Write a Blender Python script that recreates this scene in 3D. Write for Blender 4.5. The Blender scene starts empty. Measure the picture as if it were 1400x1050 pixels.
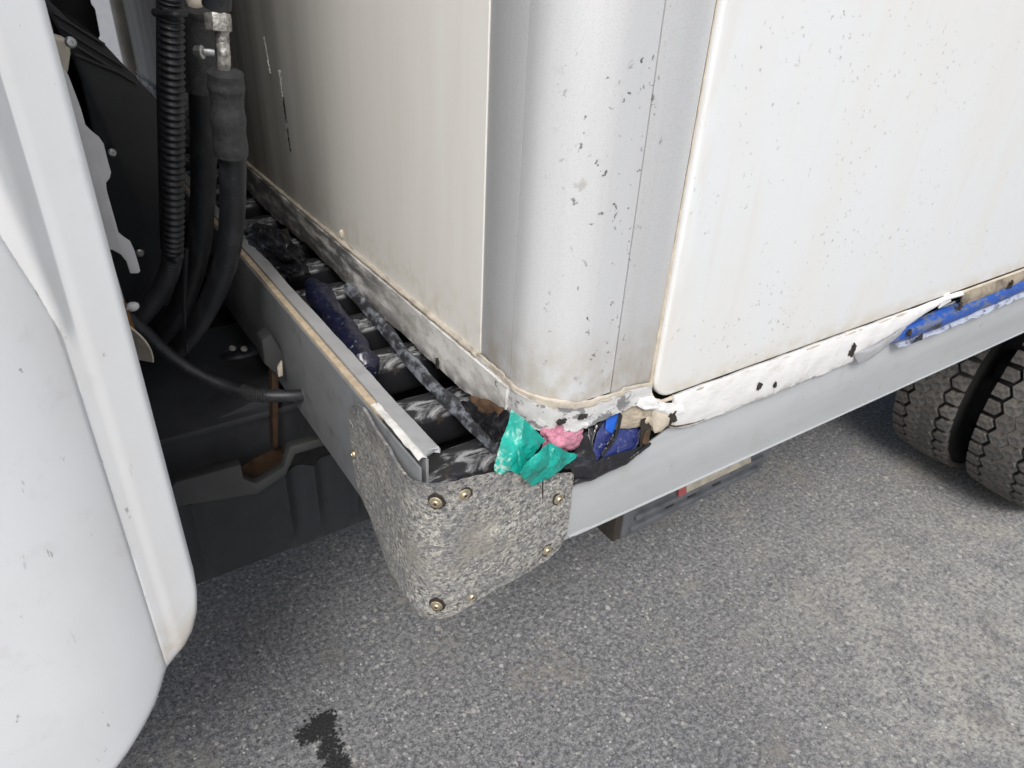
import bpy, math, random
from mathutils import Vector, Matrix, noise
R = math.radians
C = bpy.context.scene.collection
sc = bpy.context.scene

# ------------------------------------------------------------------ camera
cam = bpy.data.cameras.new('camera')
cam.sensor_width = 36.0
cam.lens = 24.94
cam.clip_start, cam.clip_end = 0.02, 500
cam.dof.use_dof = True
cam.dof.focus_distance = 0.80
cam.dof.aperture_fstop = 13
co = bpy.data.objects.new('camera', cam)
C.objects.link(co)
co.matrix_world = Matrix(((0.833842, 0.253723, -0.490237, -0.243136), (-0.549973, 0.457963, -0.698427, -0.475209), (0.047303, 0.851994, 0.521410, 1.500000), (0, 0, 0, 1)))
sc.camera = co

# ------------------------------------------------------------------ sky, sun, exposure
SUN_EL, SUN_DIR = R(48), Vector((-0.54, -0.84, 0.0)).normalized()
w = bpy.data.worlds.new('World')
sc.world = w
w.use_nodes = True
wn, wl = w.node_tree.nodes, w.node_tree.links
sky = wn.new('ShaderNodeTexSky')
sky.sky_type = 'NISHITA'
sky.sun_disc = False
sky.sun_elevation = SUN_EL
sky.sun_rotation = math.atan2(SUN_DIR.x, SUN_DIR.y)
sky.dust_density = 4.0
sky.ozone_density = 1.0
hs = wn.new('ShaderNodeHueSaturation')
hs.inputs['Saturation'].default_value = 0.80        # overcast: grey-white sky
wl.new(sky.outputs[0], hs.inputs['Color'])
wl.new(hs.outputs[0], wn['Background'].inputs['Color'])
wn['Background'].inputs['Strength'].default_value = 0.12
sun = bpy.data.lights.new('sun', 'SUN')
sun.energy = 2.0
sun.angle = R(22)
sun.color = (1.0, 0.99, 0.975)
so = bpy.data.objects.new('sun', sun)
C.objects.link(so)
sd = Vector((SUN_DIR.x * math.cos(SUN_EL), SUN_DIR.y * math.cos(SUN_EL), math.sin(SUN_EL)))
so.rotation_euler = sd.to_track_quat('Z', 'Y').to_euler()
so.location = (3, -6, 8)
sc.view_settings.view_transform = 'Standard'
sc.view_settings.look = 'None'
sc.view_settings.gamma = 1.0
sc.view_settings.use_curve_mapping = False
sc.view_settings.exposure = 0.32
sc.cycles.use_denoising = True
sc.cycles.max_bounces = 8

# ------------------------------------------------------------------ materials
def new_mat(name):
    m = bpy.data.materials.new(name)
    m.use_nodes = True
    return m, m.node_tree.nodes, m.node_tree.links

class MB:
    """node helper"""
    def __init__(s, name):
        s.m, s.n, s.l = new_mat(name)
        s.p = s.n['Principled BSDF']
        s.tc = s.n.new('ShaderNodeTexCoord')
    def mapped(s, scale):
        mp = s.n.new('ShaderNodeMapping')
        if not hasattr(scale, '__len__'):
            scale = (scale,) * 3
        mp.inputs['Scale'].default_value = scale
        s.l.new(s.tc.outputs['Object'], mp.inputs['Vector'])
        return mp.outputs[0]
    def noise(s, scale, detail=3, rough=.55, dist=0.0):
        t = s.n.new('ShaderNodeTexNoise')
        t.inputs['Scale'].default_value = 1.0
        t.inputs['Detail'].default_value = detail
        t.inputs['Roughness'].default_value = rough
        t.inputs['Distortion'].default_value = dist
        s.l.new(s.mapped(scale), t.inputs['Vector'])
        return t.outputs['Fac']
    def math(s, op, a, b=None, clamp=False):
        t = s.n.new('ShaderNodeMath')
        t.operation = op
        t.use_clamp = clamp
        for i, v in enumerate((a, b)):
            if v is None: continue
            if isinstance(v, (int, float)): t.inputs[i].default_value = v
            else: s.l.new(v, t.inputs[i])
        return t.outputs[0]
    def ramp(s, v, lo, hi, a=0.0, b=1.0):
        t = s.n.new('ShaderNodeMapRange')
        t.interpolation_type = 'SMOOTHSTEP'
        s.l.new(v, t.inputs['Value'])
        t.inputs['From Min'].default_value = lo
        t.inputs['From Max'].default_value = hi
        t.inputs['To Min'].default_value = a
        t.inputs['To Max'].default_value = b
        return t.outputs[0]
    def specks(s, scale, size, density, warp=0.0):
        """irregular dots: voronoi cells, of which only some carry a mark"""
        v = s.n.new('ShaderNodeTexVoronoi')
        v.inputs['Scale'].default_value = 1.0
        vec = s.mapped(scale)
        if warp:
            nt = s.n.new('ShaderNodeTexNoise')
            nt.inputs['Scale'].default_value = 2.2
            nt.inputs['Detail'].default_value = 3
            s.l.new(vec, nt.inputs['Vector'])
            mx = s.n.new('ShaderNodeVectorMath'); mx.operation = 'SCALE'
            mx.inputs['Scale'].default_value = warp
            s.l.new(nt.outputs['Color'], mx.inputs[0])
            ad = s.n.new('ShaderNodeVectorMath'); ad.operation = 'ADD'
            s.l.new(vec, ad.inputs[0]); s.l.new(mx.outputs[0], ad.inputs[1])
            vec = ad.outputs[0]
        s.l.new(vec, v.inputs['Vector'])
        sp = s.n.new('ShaderNodeSeparateColor')
        s.l.new(v.outputs['Color'], sp.inputs[0])
        on = s.math('LESS_THAN', sp.outputs[0], density)
        sz = s.math('MULTIPLY', sp.outputs[1], size)
        d = s.math('SUBTRACT', sz, v.outputs['Distance'])
        d = s.math('DIVIDE', d, size * .35, True)
        return s.math('MULTIPLY', d, on)
    def zmask(s, z0, z1, axis=2):
        sp = s.n.new('ShaderNodeSeparateXYZ')
        s.l.new(s.tc.outputs['Object'], sp.inputs[0])
        return s.ramp(sp.outputs[axis], z0, z1)
    def colour(s, base):
        s.c = s.n.new('ShaderNodeRGB')
        s.c.outputs[0].default_value = (*base, 1)
        s.cur = s.c.outputs[0]
        return s
    def layer(s, mask, col, amount=1.0):
        if amount != 1.0: mask = s.math('MULTIPLY', mask, amount, True)
        t = s.n.new('ShaderNodeMix'); t.data_type = 'RGBA'
        s.l.new(mask, t.inputs['Factor'])
        s.l.new(s.cur, t.inputs['A'])
        t.inputs['B'].default_value = (*col, 1)
        s.cur = t.outputs['Result']
        return s
    def bump(s, h, strength, dist):
        b = s.n.new('ShaderNodeBump')
        b.inputs['Strength'].default_value = strength
        b.inputs['Distance'].default_value = dist
        s.l.new(h, b.inputs['Height'])
        if s.p.inputs['Normal'].is_linked:
            s.l.new(s.p.inputs['Normal'].links[0].from_socket, b.inputs['Normal'])
        s.l.new(b.outputs[0], s.p.inputs['Normal'])
        return s
    def done(s, rough=.5, metal=0.0, coat=0.0, rough_mask=None, rough2=None):
        s.l.new(s.cur, s.p.inputs['Base Color'])
        s.p.inputs['Roughness'].default_value = rough
        if rough_mask is not None:
            s.l.new(s.ramp(rough_mask, 0, 1, rough, rough2), s.p.inputs['Roughness'])
        s.p.inputs['Metallic'].default_value = metal
        s.p.inputs['Coat Weight'].default_value = coat
        s.p.inputs['Coat Roughness'].default_value = .15
        return s.m

def plain(name, base, rough=.5, metal=0.0, scale=40, var=.5, bump=0.0):
    b = MB(name).colour(base)
    n = b.noise(scale, 4)
    b.layer(b.ramp(n, .35, .7), tuple(x * (1 - var) for x in base), .8)
    if bump: b.bump(b.noise(scale * 3, 3), bump, .002)
    return b.done(rough, metal)

def make_side_white():
    b = MB('white_side_panel_paint').colour((.745, .77, .78))
    b.layer(b.ramp(b.noise((7, 7, 2.5), 4), .40, .75), (.74, .735, .70), .7)
    b.layer(b.ramp(b.noise((45, 45, 5), 3), .55, .80), (.68, .67, .63), .35)
    b.layer(b.math('MULTIPLY', b.zmask(1.098, 1.063), b.ramp(b.noise((40, 40, 70), 4), .25, .65)), (.60, .53, .41), .75)
    cl = b.ramp(b.noise((7, 7, 8), 3), .40, .66)
    b.layer(b.math('MULTIPLY', b.specks((95, 95, 80), .22, .55, 1.6), cl), (.13, .12, .10), .8)
    b.layer(b.math('MULTIPLY', b.specks((150, 150, 110), .24, .55, 1.3), b.ramp(b.noise((5, 5, 6), 3), .42, .62)), (.25, .23, .20), .7)
    b.layer(b.specks((60, 60, 34), .20, .10, 1.8), (.42, .38, .31), .6)
    b.layer(b.math('MULTIPLY', b.zmask(.320, .286, 0), b.ramp(b.noise((60, 60, 12), 4), .36, .70)), (.62, .59, .52), .40)
    b.bump(b.noise(9, 2), .10, .01)
    return b.done(.36, 0, .15)

def make_front_white():
    b = MB('white_front_wall_paint').colour((.80, .79, .745))
    b.layer(b.ramp(b.noise((26, 26, 2.4), 4), .42, .78), (.72, .70, .64), .4)
    b.layer(b.ramp(b.noise((110, 110, 4), 4, .65), .50, .80), (.66, .64, .58), .22)
    b.layer(b.math('MULTIPLY', b.zmask(.40, 1.1, 1), b.ramp(b.noise((16, 16, 1.0), 5), .0, .75)), (.17, .165, .14), .95)  # gap shade painted in with streaky grime, darker away from the corner
    b.layer(b.math('MULTIPLY', b.zmask(1.19, 1.10), b.ramp(b.noise((45, 45, 40), 4), .42, .68)), (.56, .49, .36), .45)
    b.layer(b.specks((60, 60, 40), .16, .18, 1.2), (.11, .10, .08), .8)
    b.bump(b.noise((14, 14, 4), 2), .10, .008)
    return b.done(.45, 0, .05)

def make_post():
    b = MB('silver_grey_post_metal').colour((.690, .708, .718))
    b.layer(b.ramp(b.noise((60, 60, 2), 3), .40, .75), (.60, .60, .60), .30)
    b.layer(b.ramp(b.noise((900, 900, 900), 2), .45, .7), (.50, .50, .49), .35)
    b.layer(b.math('MULTIPLY', b.zmask(1.20, 1.10), b.ramp(b.noise((40, 40, 30), 4), .3, .65)), (.50, .45, .37), .75)
    sp = b.math('MULTIPLY', b.zmask(.130, .165, 0), b.math('MULTIPLY', b.zmask(.245, .215, 0), b.ramp(b.noise((18, 18, 13), 3), .30, .56)))
    b.layer(b.math('MULTIPLY', b.specks((95, 95, 85), .26, .95, 1.3), sp), (.07, .065, .055), .9)
    b.layer(b.math('MULTIPLY', b.specks((42, 42, 34), .30, .40, .9), sp), (.40, .385, .35), .55)
    b.layer(b.math('MULTIPLY', b.specks((38, 38, 30), .17, .42, 1.5), sp), (.20, .18, .14), .8)
    b.layer(b.math('MULTIPLY', b.specks((90, 90, 70), .20, .40, 1.6), b.ramp(b.noise((20, 20, 9), 3), .48, .66)), (.10, .095, .085), .8)
    b.bump(b.noise(700, 2), .06, .001)
    return b.done(.42, .32)

def make_alu(name, base, dirt, amount, specks=True, rough=.45):
    b = MB(name).colour(base)
    b.layer(b.ramp(b.noise((3, 12, 30), 4), .35, .75), tuple(x * .84 for x in base), .7)
    b.layer(b.ramp(b.noise((28, 28, 28), 5), .50, .78), dirt, amount)
    if specks: b.layer(b.specks((70, 70, 60), .17, .20, 1.2), (.16, .15, .14), .7)
    b.bump(b.noise(400, 2), .05, .001)
    return b.done(rough, .25)

def make_bracket():
    b = MB('rough_pitted_bracket_metal').colour((.205, .205, .20))
    b.layer(b.ramp(b.noise((165, 165, 215), 6, .72), .43, .57), (.43, .415, .37), 1)
    b.layer(b.ramp(b.noise((190, 190, 250), 5, .7), .52, .60), (.075, .078, .083), .9)
    b.layer(b.ramp(b.noise((230, 230, 300), 4, .65), .57, .64), (.66, .645, .59), .85)
    b.layer(b.ramp(b.noise((30, 30, 40), 5, .6), .47, .70), (.175, .185, .205), .50)
    b.layer(b.ramp(b.noise((13, 13, 9), 4, .6), .50, .70), (.15, .155, .165), .42)
    b.layer(b.math('MULTIPLY', b.ramp(b.noise((24, 24, 24), 4), .30, .62), b.zmask(.03, .10, 1)), (.155, .158, .16), .55)
    b.layer(b.math('MULTIPLY', b.ramp(b.noise((30, 30, 30), 4), .35, .62), b.zmask(1.028, 1.050)), (.10, .10, .11), .7)
    b.layer(b.ramp(b.noise((20, 20, 150), 5, .7, .8), .60, .70), (.08, .082, .09), .55)
    b.layer(b.ramp(b.noise((9, 9, 9), 4, .6), .58, .72), (.36, .33, .27), .45)
    b.bump(b.noise((160, 160, 210), 5, .7), .9, .003)
    return b.done(.62, .10)

def make_scraped_black(name='scraped_black_steel', top=False):
    b = MB(name).colour((.020, .021, .024))
    m = b.ramp(b.noise((22, 60, 60), 6, .68, 1.2), .47, .66)
    if top: m = b.math('MULTIPLY', m, b.zmask(-.012, -.003))
    b.layer(m, (.44, .45, .46), .8)
    b.layer(b.ramp(b.noise((70, 30, 60), 4), .62, .76), (.16, .10, .055), .4)
    b.bump(b.noise(90, 4), .3, .002)
    return b.done(.42, .15)

def make_dirty_strip():
    b = MB('dirty_white_strip').colour((.68, .675, .65))
    b.layer(b.ramp(b.noise((30, 30, 60), 5, .65), .45, .62), (.40, .39, .36), .7)
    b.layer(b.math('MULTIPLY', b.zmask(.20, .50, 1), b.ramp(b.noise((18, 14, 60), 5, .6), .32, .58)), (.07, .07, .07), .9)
    b.layer(b.math('MULTIPLY', b.zmask(1.070, 1.035), b.ramp(b.noise((40, 40, 40), 5), .34, .55)), (.06, .055, .05), .9)
    b.bump(b.noise(120, 4), .25, .002)
    return b.done(.5)

def make_smooth_white_strip():
    b = MB('patched_white_strip').colour((.72, .72, .715))
    b.layer(b.ramp(b.noise((26, 60, 80), 5, .65), .52, .70), (.58, .57, .53), .6)
    b.layer(b.math('MULTIPLY', b.zmask(1.022, 1.004), b.ramp(b.noise((50, 50, 60), 5, .7), .48, .62)), (.33, .27, .20), .8)
    b.layer(b.ramp(b.noise((60, 60, 100), 5, .7), .68, .76), (.30, .25, .19), .7)
    b.bump(b.noise((50, 50, 80), 4, .6), .40, .003)
    return b.done(.42)

def make_cab_white():
    b = MB('white_cab_paint').colour((.69, .715, .728))
    b.layer(b.ramp(b.noise((9, 9, 4), 4), .45, .75), (.645, .64, .625), .6)
    b.layer(b.specks((34, 34, 28), .13, .14, 1.4), (.15, .14, .12), .75)
    b.layer(b.ramp(b.noise((70, 70, 11), 5, .7), .66, .74), (.40, .385, .36), .55)
    b.layer(b.ramp(b.noise((16, 16, 16), 5, .7), .56, .74), (.58, .575, .555), .5)
    b.layer(b.math('MULTIPLY', b.math('MULTIPLY', b.zmask(.90, .80), b.zmask(-.27, -.25, 0)), b.ramp(b.noise(40, 4), .3, .6)), (.50, .40, .27), .6)
    b.layer(b.specks((120, 120, 40), .24, .08, 1.4), (.22, .21, .20), .6)
    b.bump(b.noise(7, 2), .08, .01)
    return b.done(.34, 0, .12)

def make_film(name, base, hi, scale, rough=.28):
    b = MB(name).colour(base)
    b.layer(b.ramp(b.noise(scale, 5, .6, .8), .50, .72), hi, .75)
    b.layer(b.ramp(b.noise(scale * 3.5, 4, .7), .62, .74), (.58, .62, .58), .35)
    b.bump(b.noise(scale * 1.2, 4, .6, .6), .55, .006)
    return b.done(rough, 0, .3)

def make_asphalt():
    b = MB('worn_asphalt').colour((.120, .124, .131))
    b.layer(b.ramp(b.noise(88, 6, .78), .42, .61), (.385, .390, .397), .92)
    b.layer(b.ramp(b.noise(34, 5, .7), .50, .68), (.42, .415, .40), .45)
    b.layer(b.ramp(b.noise(230, 4, .7), .52, .66), (.54, .535, .52), .65)
    b.layer(b.ramp(b.noise(260, 4, .7, .5), .54, .66), (.055, .056, .06), .75)
    b.layer(b.specks(58, .46, .36, .7), (.60, .59, .56), .85)
    b.layer(b.specks(95, .46, .42, .6), (.58, .575, .55), .85)
    b.layer(b.specks(38, .34, .10, .7), (.58, .55, .48), .80)
    b.layer(b.specks(58, .36, .22, .9), (.035, .036, .04), .85)
    t = b.math('MULTIPLY', b.ramp(b.noise(4.2, 4, .6), .52, .70), b.ramp(b.noise(50, 5, .7), .40, .62))
    b.layer(t, (.47, .425, .34), .65)
    b.layer(b.ramp(b.noise(2.1, 5, .6), .50, .72), (.12, .12, .125), .35)
    b.layer(b.specks(9, .10, .22, 1.2), (.05, .05, .05), .5)
    sp = b.n.new('ShaderNodeVectorMath'); sp.operation = 'DISTANCE'       # pale dust patch; also paints the road lighter where more light falls
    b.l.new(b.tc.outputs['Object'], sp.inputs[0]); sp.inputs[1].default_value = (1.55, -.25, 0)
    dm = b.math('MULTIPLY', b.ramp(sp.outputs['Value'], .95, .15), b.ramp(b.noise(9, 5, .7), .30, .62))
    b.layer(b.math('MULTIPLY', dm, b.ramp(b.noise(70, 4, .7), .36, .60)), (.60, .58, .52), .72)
    h = b.noise(75, 6, .78)
    b.bump(h, .9, .008)
    b.bump(b.noise(260, 4, .7), .6, .003)
    return b.done(.82)

M = {}
M['side'] = make_side_white()
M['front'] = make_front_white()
M['post'] = make_post()
M['rail'] = make_alu('pale_grey_side_rail', (.475, .495, .503), (.40, .395, .38), .5)
M['front_rail'] = make_alu('dull_grey_front_rail', (.205, .215, .225), (.10, .105, .11), .75, rough=.38)
M['flange'] = make_alu('light_grey_flange', (.40, .41, .42), (.20, .20, .205), .6)
b = MB('scuffed_foot_band').colour((.62, .63, .625))
b.layer(b.ramp(b.noise((40, 40, 60), 5, .65), .42, .60), (.52, .52, .51), .7)
b.layer(b.ramp(b.noise((26, 26, 34), 5, .7), .535, .585), (.16, .16, .165), .85)
b.layer(b.ramp(b.noise((80, 80, 110), 5, .7), .60, .68), (.25, .21, .16), .7)
b.bump(b.noise(90, 4), .3, .002)
M['band'] = b.done(.5, .1)
M['bracket'] = make_bracket()
M['scraped'] = make_scraped_black()
M['dirty'] = make_dirty_strip()
M['strip'] = make_smooth_white_strip()
M['cab'] = make_cab_white()
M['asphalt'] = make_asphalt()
M['ply'] = plain('bare_plywood', (.43, .35, .25), .75, 0, 90, .35, .3)
M['sealant'] = plain('yellowed_sealant', (.58, .52, .42), .55, 0, 60, .30, .4)
M['old_sealant'] = plain('brown_sealant', (.50, .45, .375), .65, 0, 45, .42, .5)
M['brass'] = plain('brass_rivet', (.62, .53, .37), .36, .80, 260, .45)
M['pit'] = plain('dark_pit', (.034, .028, .022), .85, 0, 200, .6)
M['rubber'] = plain('black_rubber', (.020, .021, .023), .52, 0, 60, .4, .25)
b = MB('black_hose').colour((.014, .016, .019))
b.layer(b.ramp(b.noise((35, 35, 18), 5, .65), .46, .70), (.050, .052, .056), .6)
b.layer(b.ramp(b.noise(130, 4, .7), .62, .70), (.09, .088, .082), .5)
M['hose'] = b.done(.46)
M['sleeve'] = plain('worn_rubber_sleeve', (.036, .038, .041), .58, 0, 130, .55, .35)
M['blackplastic'] = plain('black_plastic', (.015, .018, .022), .45, 0, 25, .35, .1)
M['greyplastic'] = plain('dusty_black_plastic', (.050, .052, .052), .6, 0, 12, .4, .15)
M['chassis'] = plain('dusty_chassis_paint', (.075, .080, .088), .62, .0, 9, .55, .25)
M['underbody'] = plain('underbody', (.02, .02, .02), .85)
M['steel'] = plain('corroded_fitting', (.50, .49, .46), .42, .6, 160, .8, .4)
M['zinc'] = plain('zinc_bolt', (.62, .63, .64), .35, .8, 100, .3)
M['rust'] = plain('rusty_steel', (.105, .058, .030), .8, 0, 45, .65, .4)
M['darkrust'] = plain('dark_rusty_steel', (.045, .036, .028), .8, 0, 35, .6, .4)
M['amber'] = plain('amber_rust', (.36, .17, .04), .7, 0, 60, .5, .3)
M['plate'] = plain('grey_primer_plate', (.66, .655, .65), .55, 0, 18, .18, .1)
M['cream'] = plain('cream_paint', (.66, .60, .50), .5, 0, 14, .35)
b = MB('turquoise_plastic').colour((.005, .27, .215))
b.layer(b.ramp(b.noise(40, 5, .6, 1.0), .46, .66), (.010, .41, .325), .8)
b.layer(b.ramp(b.noise(130, 5, .7), .56, .68), (.003, .12, .10), .7)
b.layer(b.math('MULTIPLY', b.ramp(b.noise(190, 4, .7), .46, .60), b.zmask(-.030, -.044, 0)), (.45, .48, .42), .7)
b.layer(b.ramp(b.noise(75, 6, .75), .63, .70), (.50, .60, .54), .5)
b.bump(b.noise(60, 5, .65, .8), .45, .004)
M['green'] = b.done(.34, 0, .15)
M['pink'] = plain('pink_foam', (.60, .25, .34), .85, 0, 160, .45, .9)
M['bluefilm'] = make_film('dark_blue_film', (.012, .017, .065), (.040, .055, .15), 60, .25)
b = MB('blue_glossy_film').colour((.014, .022, .115))
b.layer(b.ramp(b.noise(60, 4, .6), .46, .66), (.035, .045, .16), .8)
b.layer(b.ramp(b.noise((40, 40, 90), 5, .65), .56, .72), (.23, .25, .31), .6)  # grey haze: reflected light painted into the film
b.layer(b.ramp(b.noise((200, 200, 200), 3, .6), .62, .70), (.30, .32, .42), .5)
M['bluefilm'] = b.done(.26, 0, .4)
M['rollfilm'] = make_film('navy_roll_film', (.006, .007, .022), (.018, .021, .052), 45, .30)
M['bluesteel'] = plain('bright_blue_paint', (.012, .11, .55), .4, 0, 30, .25, .2)
M['foam'] = plain('torn_beige_foam', (.46, .40, .31), .85, 0, 90, .35, .8)
M['dirtcake'] = plain('caked_brown_dirt', (.29, .25, .19), .9, 0, 38, .75, 1.0)
M['blackfilm'] = make_film('black_plastic_film', (.010, .010, .012), (.05, .05, .058), 40, .28)
b = MB('scuffed_blue_paint').colour((.018, .075, .33))
b.layer(b.ramp(b.noise((40, 80, 90), 5), .45, .62), (.12, .14, .20), .95)
b.layer(b.ramp(b.noise((70, 120, 120), 5, .7), .62, .70), (.03, .03, .035), .8)
b.bump(b.noise(90, 4), .3, .003)
M['blueedge'] = b.done(.4)
b = MB('pale_blue_torn_metal').colour((.46, .50, .60))
b.layer(b.ramp(b.noise((60, 60, 60), 5, .6), .48, .66), (.24, .26, .31), .8)
b.layer(b.ramp(b.noise((50, 120, 120), 5, .7), .54, .62), (.05, .055, .07), .85)
M['paleblue'] = b.done(.35, .2)
b = MB('dusty_tread_rubber').colour((.060, .059, .058))
b.layer(b.ramp(b.noise(55, 5, .7), .38, .60), (.175, .168, .157), .9)
b.layer(b.ramp(b.noise(20, 4, .6), .52, .70), (.20, .165, .13), .5)
b.layer(b.ramp(b.noise((40, 260, 260), 4, .6), .58, .70), (.035, .034, .033), .7)
oi = b.n.new('ShaderNodeObjectInfo')
b.layer(b.ramp(oi.outputs['Random'], .45, 1.0), (.060, .057, .054), .5)
b.bump(b.noise((30, 260, 260), 4), .7, .004)
M['tread'] = b.done(.85)
M['tyre'] = plain('tyre_rubber', (.010, .010, .010), .72, 0, 20, .3)
b = MB('oil_stain').colour((.018, .019, .019))
b.layer(b.ramp(b.noise(160, 5, .75), .50, .66), (.085, .085, .082), .8)
b.bump(b.noise(160, 5, .75), .9, .006)
M['oil'] = b.done(.6)
M['red'] = plain('red_reflector', (.42, .09, .09), .5)
M['refl'] = plain('dirty_white_reflector', (.50, .46, .37), .5, 0, 40, .45)
b = MB('scuffed_lip_metal').colour((.22, .24, .27))
b.layer(b.ramp(b.noise((60, 40, 60), 5, .65), .40, .55), (.03, .03, .034), .95)
M['lip'] = b.done(.4, .2)
M['ring'] = plain('faint_plug_ring', (.52, .52, .52), .5, 0, 60, .2)
M['stepbox'] = plain('dusty_grey_step_plastic', (.115, .122, .135), .6, 0, 30, .5, .2)
M['bar'] = make_scraped_black('scraped_crossbar', True)

# ------------------------------------------------------------------ geometry helpers
def link_mesh(name, verts, faces, mat, parent=None, bevel=0, solid=0, smooth=35, seg=2, off=1.0, sub=0):
    me = bpy.data.meshes.new(name)
    me.from_pydata([tuple(v) for v in verts], [], faces)
    me.validate()
    import bmesh
    bm = bmesh.new(); bm.from_mesh(me)
    bmesh.ops.recalc_face_normals(bm, faces=bm.faces)
    bm.to_mesh(me); bm.free()
    o = bpy.data.objects.new(name, me)
    C.objects.link(o)
    if mat is not None: me.materials.append(M[mat] if isinstance(mat, str) else mat)
    if parent is not None: o.parent = parent
    if smooth:
        me.shade_smooth()
        me.set_sharp_from_angle(angle=R(smooth))
    if solid:
        s = o.modifiers.new('solid', 'SOLIDIFY'); s.thickness = solid; s.offset = off
    if sub:
        s = o.modifiers.new('sub', 'SUBSURF'); s.levels = sub; s.render_levels = sub
    if bevel:
        s = o.modifiers.new('bevel', 'BEVEL'); s.width = bevel; s.segments = seg
        s.limit_method = 'ANGLE'; s.angle_limit = R(40)
    if o.modifiers:                      # bake thickness and bevels, then split normals by angle
        dg = bpy.context.evaluated_depsgraph_get()
        m2 = bpy.data.meshes.new_from_object(o.evaluated_get(dg))
        o.modifiers.clear()
        o.data = m2; m2.name = name
        bpy.data.meshes.remove(me)
        if smooth:
            m2.shade_smooth()
            m2.set_sharp_from_angle(angle=R(smooth))
    return o

def boxg(x0, y0, z0, x1, y1, z1):
    v = [(x0,y0,z0),(x1,y0,z0),(x1,y1,z0),(x0,y1,z0),(x0,y0,z1),(x1,y0,z1),(x1,y1,z1),(x0,y1,z1)]
    f = [(0,3,2,1),(4,5,6,7),(0,1,5,4),(1,2,6,5),(2,3,7,6),(3,0,4,7)]
    return v, f
def merge(*gs):
    V, F = [], []
    for v, f in gs:
        n = len(V); V += list(v); F += [tuple(i + n for i in q) for q in f]
    return V, F
def prism(pts, vec):
    """closed polygon (3-D points) pushed along vec"""
    n = len(pts); vec = Vector(vec)
    V = [Vector(p) for p in pts] + [Vector(p) + vec for p in pts]
    F = [tuple(range(n))[::-1], tuple(range(n, 2 * n))]
    F += [(i, (i + 1) % n, n + (i + 1) % n, n + i) for i in range(n)]
    return V, F
def grid(fn, nu, nv):
    V = [fn(i / nu, j / nv) for j in range(nv + 1) for i in range(nu + 1)]
    F = [(j*(nu+1)+i, j*(nu+1)+i+1, (j+1)*(nu+1)+i+1, (j+1)*(nu+1)+i) for j in range(nv) for i in range(nu)]
    return V, F
def spline(pts, n):
    P = [Vector(p) for p in pts]; P = [P[0]*2-P[1]] + P + [P[-1]*2-P[-2]]
    out = []
    m = len(P) - 3
    for k in range(n + 1):
        t = k / n * m; i = min(int(t), m - 1); u = t - i
        a, b, c, d = P[i:i+4]
        out.append(.5*((2*b)+(c-a)*u+(2*a-5*b+4*c-d)*u*u+(3*b-a-3*c+d)*u**3))
    return out
def tube(pts, r, n=14, k=None, cap=True):
    """tube round a smooth path; r is a number or r(t)"""
    path = spline(pts, k or 12 * (len(pts) - 1)) if k != 0 else [Vector(p) for p in pts]
    V, F = [], []
    up = Vector((.3, .5, .8)).normalized()
    for i, p in enumerate(path):
        t = (path[min(i+1, len(path)-1)] - path[max(i-1, 0)]).normalized()
        a = (up - t * up.dot(t)).normalized(); c = t.cross(a); up = a
        rr = r(i / (len(path) - 1)) if callable(r) else r
        V += [p + (a * math.cos(2*math.pi*j/n) + c * math.sin(2*math.pi*j/n)) * rr for j in range(n)]
    L = len(path)
    F = [(i*n+j, i*n+(j+1)%n, (i+1)*n+(j+1)%n, (i+1)*n+j) for i in range(L-1) for j in range(n)]
    if cap: F += [tuple(range(n))[::-1], tuple(range((L-1)*n, L*n))]
    return V, F
def lathe(prof, n=20):
    """profile of (r, z) about z, first and last r may be 0"""
    V, F = [], []
    for r, z in prof:
        V += [Vector((r*math.cos(2*math.pi*j/n), r*math.sin(2*math.pi*j/n), z)) for j in range(n)]
    for i in range(len(prof)-1):
        F += [(i*n+j, i*n+(j+1)%n, (i+1)*n+(j+1)%n, (i+1)*n+j) for j in range(n)]
    F += [tuple(range(n))[::-1], tuple(range((len(prof)-1)*n, len(prof)*n))]
    return V, F
def fnoise(p, s, seed=0):
    return noise.fractal(Vector((p[0]*s+seed*7.3, p[1]*s-seed*3.1, p[2]*s+seed*1.7)), 1.0, 2.1, 4)
def crumple(outline, nrm, bulge, amp, scale, seed, rings=14, per=6):
    """puffed, wrinkled sheet inside a closed outline"""
    nrm = Vector(nrm).normalized()
    O = []
    m = len(outline)
    for i in range(m):
        a, b2 = Vector(outline[i]), Vector(outline[(i+1) % m])
        O += [a.lerp(b2, k / per) for k in range(per)]
    c = sum(O, Vector()) / len(O)
    n = len(O); V = [c + nrm * bulge]; F = []
    for r in range(1, rings + 1):
        t = r / rings
        for p in O:
            q = c.lerp(p, t) + nrm * bulge * (1 - t**3)
            V.append(q)
    W = []
    for i, v in enumerate(V):
        k = fnoise(v, scale, seed); k2 = abs(fnoise(v, scale * .45, seed + 5))
        W.append(v + nrm * amp * (k + 1.2 * k2) + Vector((fnoise(v, scale*2.3, seed+9), fnoise(v, scale*2.3, seed+10), fnoise(v, scale*2.3, seed+11))) * amp * .35)
    for j in range(n): F.append((0, 1 + j, 1 + (j + 1) % n))
    for r in range(rings - 1):
        a, b2 = 1 + r*n, 1 + (r+1)*n
        F += [(a+j, b2+j, b2+(j+1)%n, a+(j+1)%n) for j in range(n)]
    return W, F
def lump(center, size, amp, scale, seed, n=28):
    V, F = lathe([(max(math.sin(math.pi*i/n), 1e-3), -math.cos(math.pi*i/n)) for i in range(n+1)], n)
    out = []
    for v in V:
        k = 1 + amp * fnoise(v, scale, seed)
        out.append(Vector(center) + Vector((v.x*size[0], v.y*size[1], v.z*size[2])) * k)
    return out, F
def sst0(a, b2, x):
    t = max(0, min(1, (x-a)/(b2-a))); return t*t*(3-2*t)
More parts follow.
